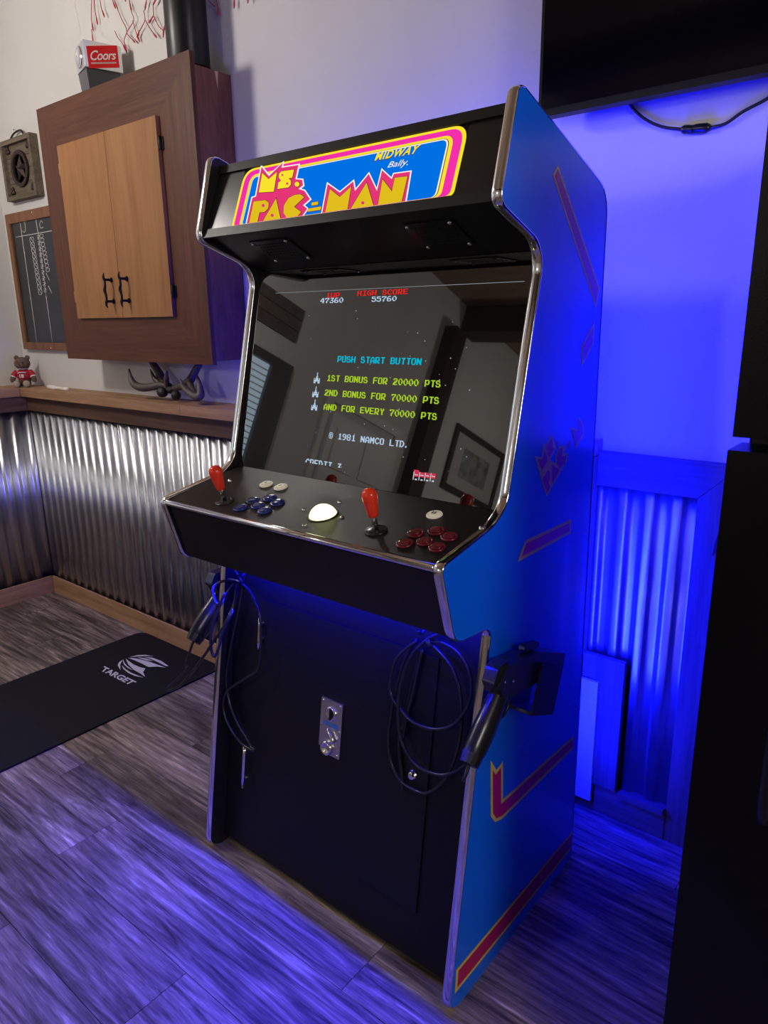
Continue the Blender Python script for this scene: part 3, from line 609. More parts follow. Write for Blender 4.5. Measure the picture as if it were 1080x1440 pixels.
# ------------------------------------------------------------------ light guns with their cords
GUN = mat('gun_plastic', (.014, .014, .016), .26)
def gun(label, xm, side, dy=0, dz=0):
    # silhouette in (y, z) at x = xm
    g = thing('light_gun', label, 'light gun', (xm, 1.10+dy, .70+dz), 'pair of light guns')
    def P(y, z): return (xm, y+dy, z+dz)
    t = .017
    def sil(name, pts, half, m=GUN, bev=.004, r=.006):
        q = round_poly([(0, a+dy, b+dz) for a, b in pts], r, 3)
        return prism(name, [(xm-half, p.y, p.z) for p in q], (2*half, 0, 0), m, g, bev=bev)
    sil('barrel', [(1.045, .745), (1.075, .772), (1.20, .752), (1.325, .700), (1.318, .665), (1.20, .685), (1.095, .700), (1.060, .715)], .019)
    sil('rear_block', [(1.035, .748), (1.052, .775), (1.088, .778), (1.090, .752), (1.050, .735)], .013)
    sil('front_sight', [(1.16, .762), (1.225, .748), (1.225, .762), (1.165, .776)], .006, bev=.002)
    bm = bmesh.new(); A = [P(1.085, .715), P(1.062, .690), P(1.030, .660), P(1.000, .632), P(.985, .618)]
    addtube(bm, A, [.022, .026, .029, .028, .024], 14, 5); 
    for v in bm.verts: v.co.x = xm+(v.co.x-xm)*.72
    bm_obj('grip', bm, GUN, g, smooth=True)
    bm = bmesh.new(); addtube(bm, [P(.990, .623), P(.976, .609)], [.0255, .0225], 14, 1)
    for v in bm.verts: v.co.x = xm+(v.co.x-xm)*.74
    bm_obj('grip_cap', bm, BLACKP, g)
    bm = bmesh.new(); addtube(bm, [P(1.105, .702), P(1.118, .672), P(1.098, .652), P(1.066, .660)], .0035, 8, 5); bm_obj('trigger_guard', bm, GUN, g, smooth=True)
    bm = bmesh.new(); addtube(bm, [P(1.095, .700), P(1.100, .684), P(1.094, .674)], .003, 8, 4); bm_obj('trigger', bm, BLACKP, g, smooth=True)
    for y_, z_ in ((1.012, .646), (1.068, .742), (1.10, .73)): lathe('screw', [(.0028, 0), (.0028, .0008), (0, .001)], (xm+side*.0185, y_+dy, z_+dz), (side, 0, 0), CHROME, g, 8)
    return g
def holster(xp, side, dy=0, dz=0):
    # open box fixed to the outside of a side panel, tilted along the barrel
    xa, xb = xp, xp+side*.075; h = []
    Q = [(1.160+dy, .632+dz), (1.255+dy, .590+dz), (1.292+dy, .682+dz), (1.197+dy, .730+dz)]
    b = prism('gun_holster', [(xp+side*.058, a, c) for a, c in Q], (side*.004, 0, 0), mat('holster_black', (.016, .016, .018), .4), arc, bev=.001)
    prism('holster_wall', [(xp+side*.0006, a, c) for a, c in Q], (side*.004, 0, 0), MATS['holster_black'], b)
    prism('holster_floor', [(xp+side*.0006, a, c) for a, c in (Q[0], Q[1], (Q[1][0]+.002, Q[1][1]+.006), (Q[0][0]+.002, Q[0][1]+.006))], (side*.06, 0, 0), MATS['holster_black'], b)
    return b
gR = gun('black light gun in holster on the blue side printed with stripes', XO+.032, 1); holster(XO, 1)
gL = gun('black light gun hanging beside the corrugated steel wall', XLO-.028, -1, .03, -.015); holster(XLO, -1, .03, -.015)
def cord(g, pts, o, s, lifts, extra0=None, extra1=None, r=.0036):
    P = []
    for i, (a, b) in enumerate(pts):
        l = lifts if not isinstance(lifts, (list, tuple)) else lifts[min(len(lifts)-1, int(i/len(pts)*len(lifts)))]
        P.append(fr(o[0]+a/s, o[1]+b/s, l))
    if extra0: P = [Vector(p) for p in extra0]+P
    if extra1: P = P+[Vector(p) for p in extra1]
    return tube('cord', P, r, RUBBER, g, 8, 6)
ZR = ((420, 860), 3.6)
gripR = Vector((XO+.032, .978, .611)); gripL = Vector((XLO-.028, 1.008, .596))
cord(gR, [(725,105),(640,150),(560,240),(510,400),(505,560),(530,680),(600,780),(700,825),(780,815)], *ZR, .030, extra1=[at(659, 1073, 0, -.655)*.5+at(659, 1073, 0, -.63)*.5+Vector((0, 0, 0)), gripR+Vector((-.004, -.012, -.030)), gripR])
cord(gR, [(600,140),(540,230),(490,400),(470,520),(455,650),(470,770),(520,860),(600,910),(660,915),(740,850),(800,720),(825,570),(820,430),(780,290),(700,190),(660,160)], *ZR, [.012, .012, .018, .022])
cord(gR, [(600,150),(540,190),(490,250),(465,340),(468,420),(520,500),(580,560),(680,595),(780,575),(850,490),(875,400),(860,290),(800,200),(720,155),(665,155)], *ZR, .024)
cord(gR, [(615,190),(595,280),(570,380),(535,560),(510,650),(515,760),(522,830),(525,905)], *ZR, .010)
cord(gR, [(625,190),(600,300),(575,420),(545,540),(530,640)], *ZR, .014)
tie = fr(605, 903, .024); lathe('cord_tie', [(.010, -.006), (.012, -.003), (.012, .003), (.010, .006)], tie, (1, 0, .3), BLACKP, gR, 10)
ZL = ((240, 790), 4.5)
cord(gL, [(300,150),(360,112),(440,130),(510,200),(560,320),(572,450),(565,620),(545,690),(480,735),(400,785),(350,830),(332,900),(345,980),(390,1070),(450,1150),(510,1190),(528,1185),(505,1172)], *ZL, .030)
cord(gL, [(475,70),(460,150),(440,270),(400,450),(360,650),(352,760),(375,900),(430,1030),(490,1130),(512,1185)], *ZL, .022)
def zl(a, b, y): return at(240+a/4.5, 790+b/4.5, 1, y)
tube('cord', [fr(240+420/4.5, 790+140/4.5, .03), zl(408, 250, 1.03), zl(345, 390, 1.0), zl(280, 490, .985), zl(215, 590, .985), zl(130, 705, .985), zl(50, 790, .985), zl(-12, 815, .985), zl(-20, 800, .985), zl(40, 745, .985), zl(105, 672, .985), gripL+Vector((-.012, -.022, -.065)), gripL+Vector((-.003, -.008, -.018)), gripL], .0036, RUBBER, gL, 8, 6)
tube('cord', [fr(240+440/4.5, 790+135/4.5, .034), zl(350, 120, 1.0), zl(280, 150, .98), zl(268, 200, .97), zl(300, 270, .965), zl(345, 200, .965)], .0036, RUBBER, gL, 8, 6)
tube('cord', [fr(240+400/4.5, 790+140/4.5, .032), zl(345, 220, .985), zl(290, 330, .965), zl(255, 450, .96), zl(258, 560, .96), zl(278, 600, .96), zl(305, 540, .96), zl(330, 440, .965), zl(400, 290, .985), fr(240+415/4.5, 790+150/4.5, .034)], .0036, RUBBER, gL, 8, 6)
tube('cord', [fr(240+410/4.5, 790+55/4.5, .028), fr(240+435/4.5, 790+95/4.5, .03), fr(240+458/4.5, 790+135/4.5, .03)], .003, RUBBER, gL, 8, 6)

# ------------------------------------------------------------------ hanging wooden cabinet
wc = thing('wall_cabinet', 'brown wooden wall cabinet with two honey oak doors and mitred frame', 'cabinet', (-2.6, 1.79, 1.245))
x0, x1, z0, z1, yf = -3.108, -2.098, 1.245, 2.228, 1.62
bx0, bx1, bz0, bz1 = -2.958, -2.288, 1.412, 2.071
th = .018
for q, m in (([(x0, z0), (x1, z0), (bx1, bz0), (bx0, bz0)], CABX), ([(x0, z1), (bx0, bz1), (bx1, bz1), (x1, z1)], CABX), ([(x0, z0), (bx0, bz0), (bx0, bz1), (x0, z1)], CABZ), ([(x1, z0), (x1, z1), (bx1, bz1), (bx1, bz0)], CABZ)):
    prism('frame_board', [(a, yf, b) for a, b in q], (0, th, 0), m, wc, bev=.0012)
prism('side_board', [(x1-.016, yf+th+.0005, z0+.012), (x1-.016, WY-.0005, z0+.012), (x1-.016, WY-.0005, z1-.035), (x1-.016, yf+th+.0005, z1-.035)], (.010, 0, 0), CABS, wc)
box('side_board', x0+.006, x0+.016, yf+th+.0005, WY-.0005, z0+.012, z1-.035, CABS, wc)
box('top_board', x0+.016, x1-.016, yf+th+.0005, WY-.0005, z1-.050, z1-.0355, CABX, wc); box('bottom_board', x0+.016, x1-.016, yf+th+.0005, WY-.0005, z0+.012, z0+.028, CABX, wc)
prism('chipped_edge', [(x1-.0058, 1.722, z1-.036), (x1-.0058, 1.736, z1-.036), (x1-.0058, 1.730, z1-.085)], (.0008, 0, 0), flat('raw_wood', (.50, .30, .14), .7), wc)
BLKI = mat('black_iron', (.014, .012, .011), .4, .6); BRASS = mat('dull_brass', (.30, .20, .09), .35, .9)
xm = -2.6145
for xa, xb, s in ((bx0+.001, xm-.001, -1), (xm+.001, bx1-.001, 1)):
    d = box('door', xa, xb, yf-.014, yf+.012, bz0+.001, bz1-.001, DOORW, wc, bev=.003)
    hx = xm+s*.054; zc = 1.515
    h = tube('handle', [(hx, yf-.044, zc-.045), (hx+.004, yf-.046, zc-.02), (hx-.003, yf-.046, zc), (hx+.004, yf-.046, zc+.02), (hx, yf-.044, zc+.045)], [.004, .0045, .0065, .0045, .004], BLKI, d, 8)
    for dz in (-.040, .040):
        lathe('handle_post', [(.010, 0), (.010, .003), (.005, .005), (.005, .028), (.007, .032)], (hx, yf-.0142, zc+dz), (0, -1, 0), BLKI, h, 10)
        tube('handle_finial', [(hx, yf-.046, zc+dz*1.0), (hx, yf-.047, zc+dz*1.35), (hx, yf-.043, zc+dz*1.62)], [.006, .004, .0015], BLKI, h, 8)
    for zc2 in (1.50, 1.985):
        xe = xa-.001 if s < 0 else xb+.001
        hg = lathe('hinge', [(.005, -.022), (.006, -.020), (.006, .020), (.005, .022)], (xe+s*.004, yf-.008, zc2), (0, 0, 1), BRASS if s < 0 else BLKI, d, 10)
        box('hinge_leaf', min(xe+s*.004, xe+s*.016), max(xe+s*.004, xe+s*.016), yf-.004, yf-.0005, zc2-.02, zc2+.02, BRASS if s < 0 else BLKI, hg)

# things on top of it
cy0 = Vector((-2.205, 1.700, z1-.0355)); SPK = mat('satin_black_tube', (.008, .008, .009), .35, spec=.3)
cyl = thing('cylinder_speaker', 'tall black cylinder standing on top of the wall cabinet', 'speaker', cy0)
lathe('base_ring', [(.069, 0), (.071, .004), (.071, .014), (.067, .016)], cy0, (0, 0, 1), BLACKL, cyl, 36)
lathe('tube_body', [(.067, .016), (.069, .020), (.069, .50), (.067, .506)], cy0, (0, 0, 1), SPK, cyl, 40)
lathe('top_cap', [(.069, .506), (.070, .510), (.070, .524), (.064, .532), (0, .534)], cy0, (0, 0, 1), BLACKP, cyl, 36)
# beer sign
sc_ = Vector((-2.735, 1.712, 2.228-.0355)); n = Vector((2.56, -1.60, 0)).normalized(); n = Vector((n.x*math.cos(.33)-n.y*math.sin(.33), n.x*math.sin(.33)+n.y*math.cos(.33), 0)); u = Vector((-n.y, n.x, 0))
fcp = sc_+n*.062
sign = thing('beer_sign', 'small silver lantern beer sign with red face on cabinet top', 'sign', sc_)
SILV = mat('silver_plastic', (.55, .55, .54), .3, .5); WHT = mat('sign_white', (.78, .77, .74), .4, emis=(1, .97, .92), estr=.10)
def sg(a, b): return pl(90+a/10.8, 40+b/10.8, fcp, n)
FQ = [sg(340, 630), sg(885, 625), sg(842, 215), sg(280, 230)]
hw = ((FQ[1]-FQ[0]).length+(FQ[2]-FQ[3]).length)/4; zb = (FQ[0].z+FQ[1].z)/2; zt = (FQ[2].z+FQ[3].z)/2; cc = (FQ[0]+FQ[1]+FQ[2]+FQ[3])/4
def sgl(a, z, d=0): v = cc+u*a+n*d; return Vector((v.x, v.y, z))
DEP = .115
hexa('lantern_body', [sgl(-hw, zb, -.002), sgl(hw, zb, -.002), sgl(hw*.92, zb, -DEP), sgl(-hw*.92, zb, -DEP), sgl(-hw, zt, -.002), sgl(hw, zt, -.002), sgl(hw*.92, zt, -DEP), sgl(-hw*.92, zt, -DEP)], SILV, sign, .003)
zs = sc_.z+.001
hexa('pedestal', [sgl(-hw*.75, zs, -.02), sgl(hw*.75, zs, -.02), sgl(hw*.75, zs, -DEP*.92), sgl(-hw*.75, zs, -DEP*.92), sgl(-hw*.9, zb-.001, -.01), sgl(hw*.9, zb-.001, -.01), sgl(hw*.9, zb-.001, -DEP*.97), sgl(-hw*.9, zb-.001, -DEP*.97)], mat('pedestal_grey', (.10, .10, .105), .35, .4), sign)
face = prism('sign_face', [sgl(-hw, zb), sgl(hw, zb), sgl(hw, zt), sgl(-hw, zt)], n*.004, WHT, sign, bev=.001)
prism('red_panel', [q+n*.0042 for q in (sg(375, 610), sg(838, 600), sg(798, 262), sg(330, 270))], n*.0005, mat('sign_red', (.62, .012, .014), .35, emis=(.8, .01, .01), estr=.15), face)
text_quad('lettering', 'Coors', [sg(400, 492), sg(792, 480), sg(775, 340), sg(385, 338)], WHT, face, n*.0052, .012, .32, .92)
prism('small_lettering', [q for q in (sg(408, 548), sg(790, 540), sg(786, 512), sg(405, 518))], n*.0004, mat('sign_pale', (.75, .45, .42), .4), face).location = n*.0050
lathe('round_lens', [(.036, 0), (.037, .004), (.030, .008), (.027, .003), (0, .003)], sgl(-hw*.97, (zb+zt)/2, -DEP*.5), -u, CHROME, sign, 24)
tube('bead_chain', [sgl(-hw*.9, zt, -.03), at(110, 30, 1, 1.72), at(104, 0, 1, 1.74), at(98, -60, 1, 1.76)], .0012, mat('chain_white', (.8, .78, .72), .4), sign, 6)

# red twig garland
tw = thing('twig_garland', 'red tipped twig garland hanging on the wall above the cabinet', 'garland', at(190, -40, 1, 1.76))
RT = mat('twig_red', (.42, .045, .05), .5); RT2 = mat('twig_tip_red', (.45, .02, .035), .4)
def twz(a, b, y=1.765): return at(100+a/4.154, b/4.154, 1, y)
tube('stem', [at(90, -40, 1, 1.783), at(200, -58, 1, 1.782), at(300, -75, 1, 1.782), at(380, -90, 1, 1.783)], .005, mat('twig_brown', (.10, .05, .035), .7), tw, 8)
T = [[(125,-120),(120,0),(118,100),(128,180)],[(130,-60),(140,60),(155,145)],[(160,-100),(175,40),(195,100)],[(235,-40),(245,10),(260,50)],[(250,0),(290,100),(320,160),(330,200),(375,250)],[(352,65),(365,120),(330,180),(310,240),(325,310)],[(360,120),(380,190),(400,245)],[(425,60),(430,120),(395,190),(385,220)],
     [(430,110),(460,165),(500,220)],[(478,30),(480,90),(455,135)],[(480,90),(510,150),(540,185),(538,220)],[(548,100),(545,160),(538,190)],[(118,170),(125,215),(128,245)],[(255,180),(270,215),(300,255),(322,300)],[(315,-60),(318,10)],[(840,-60),(855,30),(868,95)],[(955,-60),(952,50)],[(1035,-50),(1032,20)],[(700,-80),(720,-10)],[(420,-100),(440,0),(430,60)],[(470,-90),(500,-20),(478,30)],[(350,-100),(340,0),(352,65)],[(250,-100),(240,-40)],[(560,-90),(548,100)],[(840,40),(800,0),(770,-60)]]
for k, L in enumerate(T):
    P = [twz(a, b, 1.780-.003*(k % 3)) for a, b in L]; t_ = tube('twig', P, [.0016, .0018], RT, tw, 6, 5)
    d = (P[-1]-P[-2]).normalized(); tube('twig_tip', [P[-1]-d*.028, P[-1]-d*.01, P[-1]], [.0022, .0036, .0018], RT2, t_, 6, 3)

# ------------------------------------------------------------------ wall pictures left of the cabinet
st = thing('star_plaque', 'weathered wooden plaque with dark metal star in a ring', 'plaque', (-3.60, 1.79, 1.96))
OLDW = wood('old_barn_wood', [(.06, .045, .032), (.15, .12, .085), (.22, .18, .13)], 0, 2, 30, .7, 1, .15); IRON = mat('rusty_iron', (.035, .020, .017), .5, .4, bump=.3, bscale=120)
a0, a1, c0, c1 = -3.752, -3.455, 1.962, 2.222
for k in range(4):
    h = (c1-c0-.04)/4; box('plank', a0+.02, a1-.02, 1.770, 1.7895, c0+.02+k*h+.001, c0+.02+(k+1)*h-.001, OLDW, st)
for q in ((a0, a1, c0, c0+.02), (a0, a1, c1-.02, c1), (a0, a0+.02, c0+.0205, c1-.0205), (a1-.02, a1, c0+.0205, c1-.0205)): box('frame_strip', q[0], q[1], 1.752, 1.7895, q[2], q[3], OLDW, st, bev=.002)
mx_, mz_ = (a0+a1)/2, (c0+c1)/2
bm = bmesh.new(); addlathe(bm, [(.078, 0), (.080, .006), (.078, .012), (.062, .012), (.060, .006), (.060, 0)], (mx_, 1.7695, mz_), (0, -1, 0), 32); bm_obj('ring', bm, IRON, st)
bm = bmesh.new(); ctr = bm.verts.new((mx_, 1.748, mz_)); rim = []
for k in range(10):
    r_ = .060 if k % 2 == 0 else .024; a_ = math.pi/2+k*math.pi/5; rim.append(bm.verts.new((mx_+r_*math.cos(a_), 1.7685, mz_+r_*math.sin(a_))))
for k in range(10): bm.faces.new((ctr, rim[k], rim[(k+1) % 10]))
bm.faces.new(rim[::-1]); bm_obj('star', bm, IRON, st)
for sx in (-1, 1):
    for sz in (-1, 1):
        bm = bmesh.new(); cx_, cz2 = mx_+sx*.100, mz_+sz*.088
        for k in range(3): addball(bm, (cx_+.010*math.cos(k*2.1+1.57), 1.764, cz2+.010*math.sin(k*2.1+1.57)), .010, (1, .6, 1), seg=10)
        bm_obj('clover_stud', bm, IRON, st)
tube('hanging_cord', [(mx_-.07, 1.768, c1), (mx_-.03, 1.772, c1+.024), (mx_+.03, 1.776, c1+.030), (mx_+.07, 1.768, c1)], .004, IRON, st, 8)
lathe('nail', [(.004, 0), (.004, .003), (.0015, .004), (.0015, .018)], (mx_-.01, 1.762, c1+.036), (0, 1, 0), CHROME, st, 8)

cb = thing('chalkboard', 'wood framed chalkboard scoreboard with chalk tally marks', 'chalkboard', (-3.55, 1.79, 1.268))
a0, a1, c0, c1 = -3.829, -3.30, 1.268, 1.912
box('slate', a0+.035, a1-.035, 1.7745, 1.7894, c0+.035, c1-.045, mat('slate', (.022, .023, .023), .35, var=.25, vscale=6), cb)
for q in ((a0, a1, c0, c0+.035), (a0, a1, c1-.045, c1), (a0, a0+.035, c0+.0355, c1-.0455), (a1-.035, a1, c0+.0355, c1-.0455)): box('frame_rail', q[0], q[1], 1.766, 1.7893, q[2], q[3], FRAMEW, cb, bev=.003)
CHALK = mat('chalk', (.62, .62, .60), .9); ZC = ((0, 170), 4.3636)
def ck(a, b): return at(ZC[0][0]+a/ZC[1], ZC[0][1]+b/ZC[1], 1, 1.7738)
def chalk(pts, r=.0014): tube('chalk_mark', [ck(a, b) for a, b in pts], r, CHALK, cb, 5, 3)
chalk([(97, 714), (320, 674), (420, 656)], .0018); chalk([(122, 612), (226, 1355)], .0016); chalk([(217, 592), (236, 700)], .0016); chalk([(283, 1075), (322, 1358)], .0016); chalk([(236, 700), (283, 1075)], .0012)
chalk([(141, 624), (150, 620), (160, 617)]); chalk([(151, 620), (156, 660), (150, 684), (139, 676)]); chalk([(262, 625), (252, 612), (244, 635), (250, 658), (265, 652)])
rs = random.Random(5)
for i in range(11):
    a, b = 195+i*5.2, 730+i*32
    chalk([(a-10, b-14), (a+8, b-16), (a+10, b+12), (a-8, b+14), (a-10, b-14), (a+10, b+12)], .0012)
for i in range(10):
    a, b = 236+i*4.6, 715+i*36
    chalk([(a-8, b-10), (a+6, b-12), (a-6, b+10), (a+8, b+8)], .0012); chalk([(a-9, b), (a+10, b-4)], .0010)
for i in range(9):
    a, b = 254+i*4.8, 705+i*26
    chalk([(a-9, b-10), (a+9, b-8), (a+8, b+10), (a-8, b+11), (a-9, b-8)], .0012)
chalk([(283, 935), (303, 978)]); chalk([(296, 1012), (320, 1060)])
for q in ((195, 560), (310, 1395)): lathe('frame_pin', [(.003, 0), (.003, .001), (0, .002)], at(ZC[0][0]+q[0]/ZC[1], ZC[0][1]+q[1]/ZC[1], 1, 1.7655), (0, -1, 0), CHROME, cb, 8)

# ------------------------------------------------------------------ on the shelf
tz = 1.0865
tc = Vector((-3.735, 1.705, tz)); td = thing('teddy_bear', 'small brown teddy bear in a red jersey sitting on shelf', 'teddy bear', tc)
FUR = mat('bear_fur', (.115, .075, .048), .95, bump=.8, bscale=300, var=.15, vscale=80); FURL = mat('bear_pads', (.34, .27, .20), .95, bump=.5, bscale=300); JER = mat('jersey_red', (.36, .010, .022), .8); JW = mat('jersey_white', (.70, .66, .62), .8)
face_dir = Vector((1.0, -1.0, 0)).normalized(); Rt = Matrix.Rotation(math.atan2(face_dir.y, face_dir.x)+math.pi/2, 3, 'Z')
def td3(x, y_, z): return tc+Rt @ Vector((x, y_, z))
bd = ball('torso', td3(0, .006, .048), .034, FUR, td, (1, .85, 1.15), Rt)
ball('jersey', td3(0, .005, .056), .036, JER, td, (1.03, .9, .98), Rt)
hd = ball('head', td3(0, -.002, .115), .034, FUR, td, (1.12, .95, .95), Rt)
for s in (-1, 1): ball('ear', td3(s*.026, .004, .143), .0125, FUR, hd, (1, .6, 1), Rt)
ball('muzzle', td3(0, -.030, .106), .015, FUR, hd, (1.1, .8, .85), Rt); ball('nose', td3(0, -.043, .111), .004, BLACKP, hd)
for s in (-1, 1):
    ball('eye', td3(s*.013, -.032, .122), .003, BLACKG, hd)
    bm = bmesh.new(); addtube(bm, [td3(s*.030, 0, .076), td3(s*.043, -.006, .062), td3(s*.048, -.012, .052)], [.014, .014, .013], 10, 4); bm_obj('sleeve', bm, JER, td, smooth=True)
    bm = bmesh.new(); addtube(bm, [td3(s*.0475, -.0115, .0535), td3(s*.0490, -.013, .0495)], .0142, 12, 1); bm_obj('cuff', bm, JW, td)
    bm = bmesh.new(); addtube(bm, [td3(s*.048, -.012, .052), td3(s*.052, -.016, .036), td3(s*.052, -.018, .024)], [.012, .0125, .009], 10, 4); bm_obj('arm', bm, FUR, td, smooth=True)
    bm = bmesh.new(); addtube(bm, [td3(s*.016, 0, .018), td3(s*.022, -.026, .016), td3(s*.024, -.046, .017)], [.015, .016, .016], 12, 4); bm_obj('leg', bm, FUR, td, smooth=True)
    ball('foot', td3(s*.024, -.048, .0175), .0172, FURL, td, (1, .6, 1), Rt)
lathe('collar', [(.024, -.003), (.026, 0), (.024, .003)], td3(0, .002, .090), (0, 0, 1), JW, td, 20)
text_quad('jersey_number', '18', [td3(-.010, -.0315, .046), td3(.010, -.0315, .046), td3(.010, -.0300, .064), td3(-.010, -.0300, .064)], JW, td, face_dir*-.0 + (Rt @ Vector((0, -.0015, 0))), .02)
tube('jersey_band', [td3(-.020, -.0255, .069), td3(0, -.0305, .073), td3(.020, -.0255, .071)], .0026, JW, td, 6, 4)
bn = thing('white_handle', 'short ivory handle lying on the shelf beside the teddy bear', 'handle', (-3.40, 1.70, tz))
IV = mat('ivory', (.78, .76, .68), .35)
m0 = at(68, 544, 2, tz+.008); m1 = at(95, 547.5, 2, tz+.008)
dd = (m1-m0); tube('grip', [m0, m0+dd*.25, m0+dd*.4], [.010, .0105, .009], IV, bn, 10, 4); tube('shaft', [m0+dd*.4, m0+dd*.7, m0+dd*.88], [.0075, .0075, .008], IV, bn, 10, 4); ball('knob', m0+dd*.95, .0095, IV, bn)

an = thing('antler_mount', 'dark deer antlers on skull cap resting on shelf below cabinet', 'antlers', at(232, 562, 1, 1.70))
ANT = mat('antler', (.080, .055, .042), .5, var=.35, vscale=25, bump=.4, bscale=150); SKD = mat('dark_hide', (.010, .008, .008), .6, bump=.8, bscale=120)
def a3(a, b, y_): return at(160+a/6, 490+b/6, 1, y_)
tube('tine', [a3(480, 330, 1.715), a3(400, 310, 1.70), a3(330, 322, 1.685), a3(250, 330, 1.675), a3(180, 308, 1.67), a3(143, 250, 1.67), a3(128, 172, 1.68)], [.012, .017, .016, .017, .016, .011, .003], ANT, an, 10)
tube('beam', [a3(480, 330, 1.715), a3(415, 280, 1.72), a3(385, 210, 1.73), a3(345, 150, 1.74), a3(310, 90, 1.752)], [.014, .018, .017, .015, .013], ANT, an, 10)
tube('tine', [a3(400, 300, 1.705), a3(345, 255, 1.70), a3(308, 176, 1.70)], [.010, .010, .002], ANT, an, 8); tube('tine', [a3(452, 320, 1.705), a3(444, 250, 1.69), a3(450, 184, 1.69)], [.010, .011, .002], ANT, an, 8)
tube('beam', [a3(510, 335, 1.715), a3(585, 312, 1.71), a3(640, 275, 1.715), a3(675, 215, 1.73), a3(715, 140, 1.745), a3(740, 100, 1.755)], [.013, .016, .017, .016, .014, .012], ANT, an, 10)
tube('tine', [a3(560, 258, 1.68), a3(590, 325, 1.675), a3(640, 375, 1.67), a3(700, 408, 1.672), a3(732, 388, 1.68), a3(722, 310, 1.69), a3(706, 232, 1.70)], [.003, .011, .014, .016, .016, .012, .003], ANT, an, 10)
tube('tine', [a3(640, 285, 1.714), a3(655, 335, 1.70), a3(690, 395, 1.675)], [.014, .013, .014], ANT, an, 8)
for nm, a, b, r_, y_ in (('skull_lobe', 410, 370, .021, 1.69), ('skull_lobe', 525, 395, .0185, 1.69)):
    q = a3(a, b, y_); q.z = max(q.z, tz+r_*.96); bm = bmesh.new(); addball(bm, q, r_, (1.1, 1, 1))
    for v in bm.verts: v.co += (v.co-q)*.18*noise.noise(v.co*70)
    bm_obj(nm, bm, SKD, an, smooth=True)
bm = bmesh.new(); q = a3(480, 345, 1.715); addball(bm, q, .022, (1.5, 1.1, .8))
for v in bm.verts: v.co += (v.co-q)*.2*noise.noise(v.co*50)
bm_obj('skull_cap', bm, SKD, an, smooth=True)

# ------------------------------------------------------------------ dart mat on the floor
mat_o = thing('dart_mat', 'black rubber dart mat with white wing logo on the floor', 'mat', (-2.53, .3, 0))
P = round_poly([(-2.828, -1.35, .0004), (-2.243, -1.35, .0004), (-2.243, 1.662, .0004), (-2.828, 1.662, .0004)], .05, 6)
prism('mat_sheet', P, (0, 0, .007), mat('mat_rubber', (.006, .006, .009), .6, spec=.2, bump=.3, bscale=500), mat_o, bev=.002)
MW = flat('mat_print', (.62, .60, .60), .6); ZM = ((130, 900), 9.0)
def mt(a, b): return at(ZM[0][0]+a/ZM[1], ZM[0][1]+b/ZM[1], 2, .0078)
for L in ([(480,215),(570,192),(670,188),(770,207),(670,203),(570,208)], [(650,215),(760,225),(870,265),(962,330),(930,330),(840,285),(740,240)], [(450,225),(560,235),(700,270),(790,300),(930,350),(820,335),(710,342),(620,295),(530,255)], [(320,320),(335,285),(382,250),(350,310),(354,380)],
          [(420,235),(450,260),(520,310),(600,345),(672,360),(640,405),(666,465),(600,420),(520,375),(455,310)], [(388,245),(405,290),(440,330),(512,382),(450,355),(400,310),(386,270)], [(372,320),(420,370),(500,420),(642,475),(540,455),(450,415),(390,365)], [(570,215),(680,235),(770,265),(690,258),(600,232)]):
    prism('logo_wing', [mt(a, b) for a, b in L], (0, 0, .0003), MW, mat_o)
text_quad('lettering', 'TARGET', [mt(100, 388), mt(470, 572), mt(562, 530), mt(152, 330)], MW, mat_o, (0, 0, .0003), .03, 0)

# ------------------------------------------------------------------ television and its hanging lead
tv = thing('television', 'large black flat television on the wall above blue glow', 'television', (-.3, 1.79, 1.85))
vx0, vx1, vz0, vz1 = -.902, .42, 1.850, 2.60
box('casing', vx0, vx1, 1.702, 1.735, vz0, vz1, mat('tv_casing', (.004, .004, .005), .4, spec=.2), tv, bev=.004)
box('rear_housing', vx0+.30, vx1-.30, 1.7355, 1.762, vz0+.12, vz1-.25, BLACKP, tv, bev=.006)
box('wall_mount', -.40, -.08, 1.7625, 1.7899, 2.05, 2.35, BLKI, tv)
box('display', vx0+.008, vx1-.008, 1.7005, 1.7016, vz0+.016, vz1-.008, mat('tv_panel', (.002, .002, .003), .06, spec=.25), tv)
lead = thing('power_lead', 'thin black lead with plug joint drooping below the television', 'cable', at(978, 182, 1, 1.78))
def tl(a, b, y_=1.782): return at(a, b, 1, y_)
tube('cable', [tl(880, 130, 1.76), tl(887, 148), tl(905, 166), tl(930, 178), tl(960, 182)], .0035, RUBBER, lead, 8); tube('cable', [tl(996, 180), tl(1020, 174), tl(1045, 157), tl(1082, 137), tl(1130, 105), tl(1160, 60, 1.77)], .0035, RUBBER, lead, 8)
tube('plug', [tl(958, 183), tl(962, 182), tl(972, 182), tl(975, 182)], [.006, .0095, .0095, .009], RUBBER, lead, 8, 2); tube('socket', [tl(976.5, 182), tl(980, 181), tl(994, 180), tl(999, 180)], [.010, .0105, .0105, .006], RUBBER, lead, 8, 2)

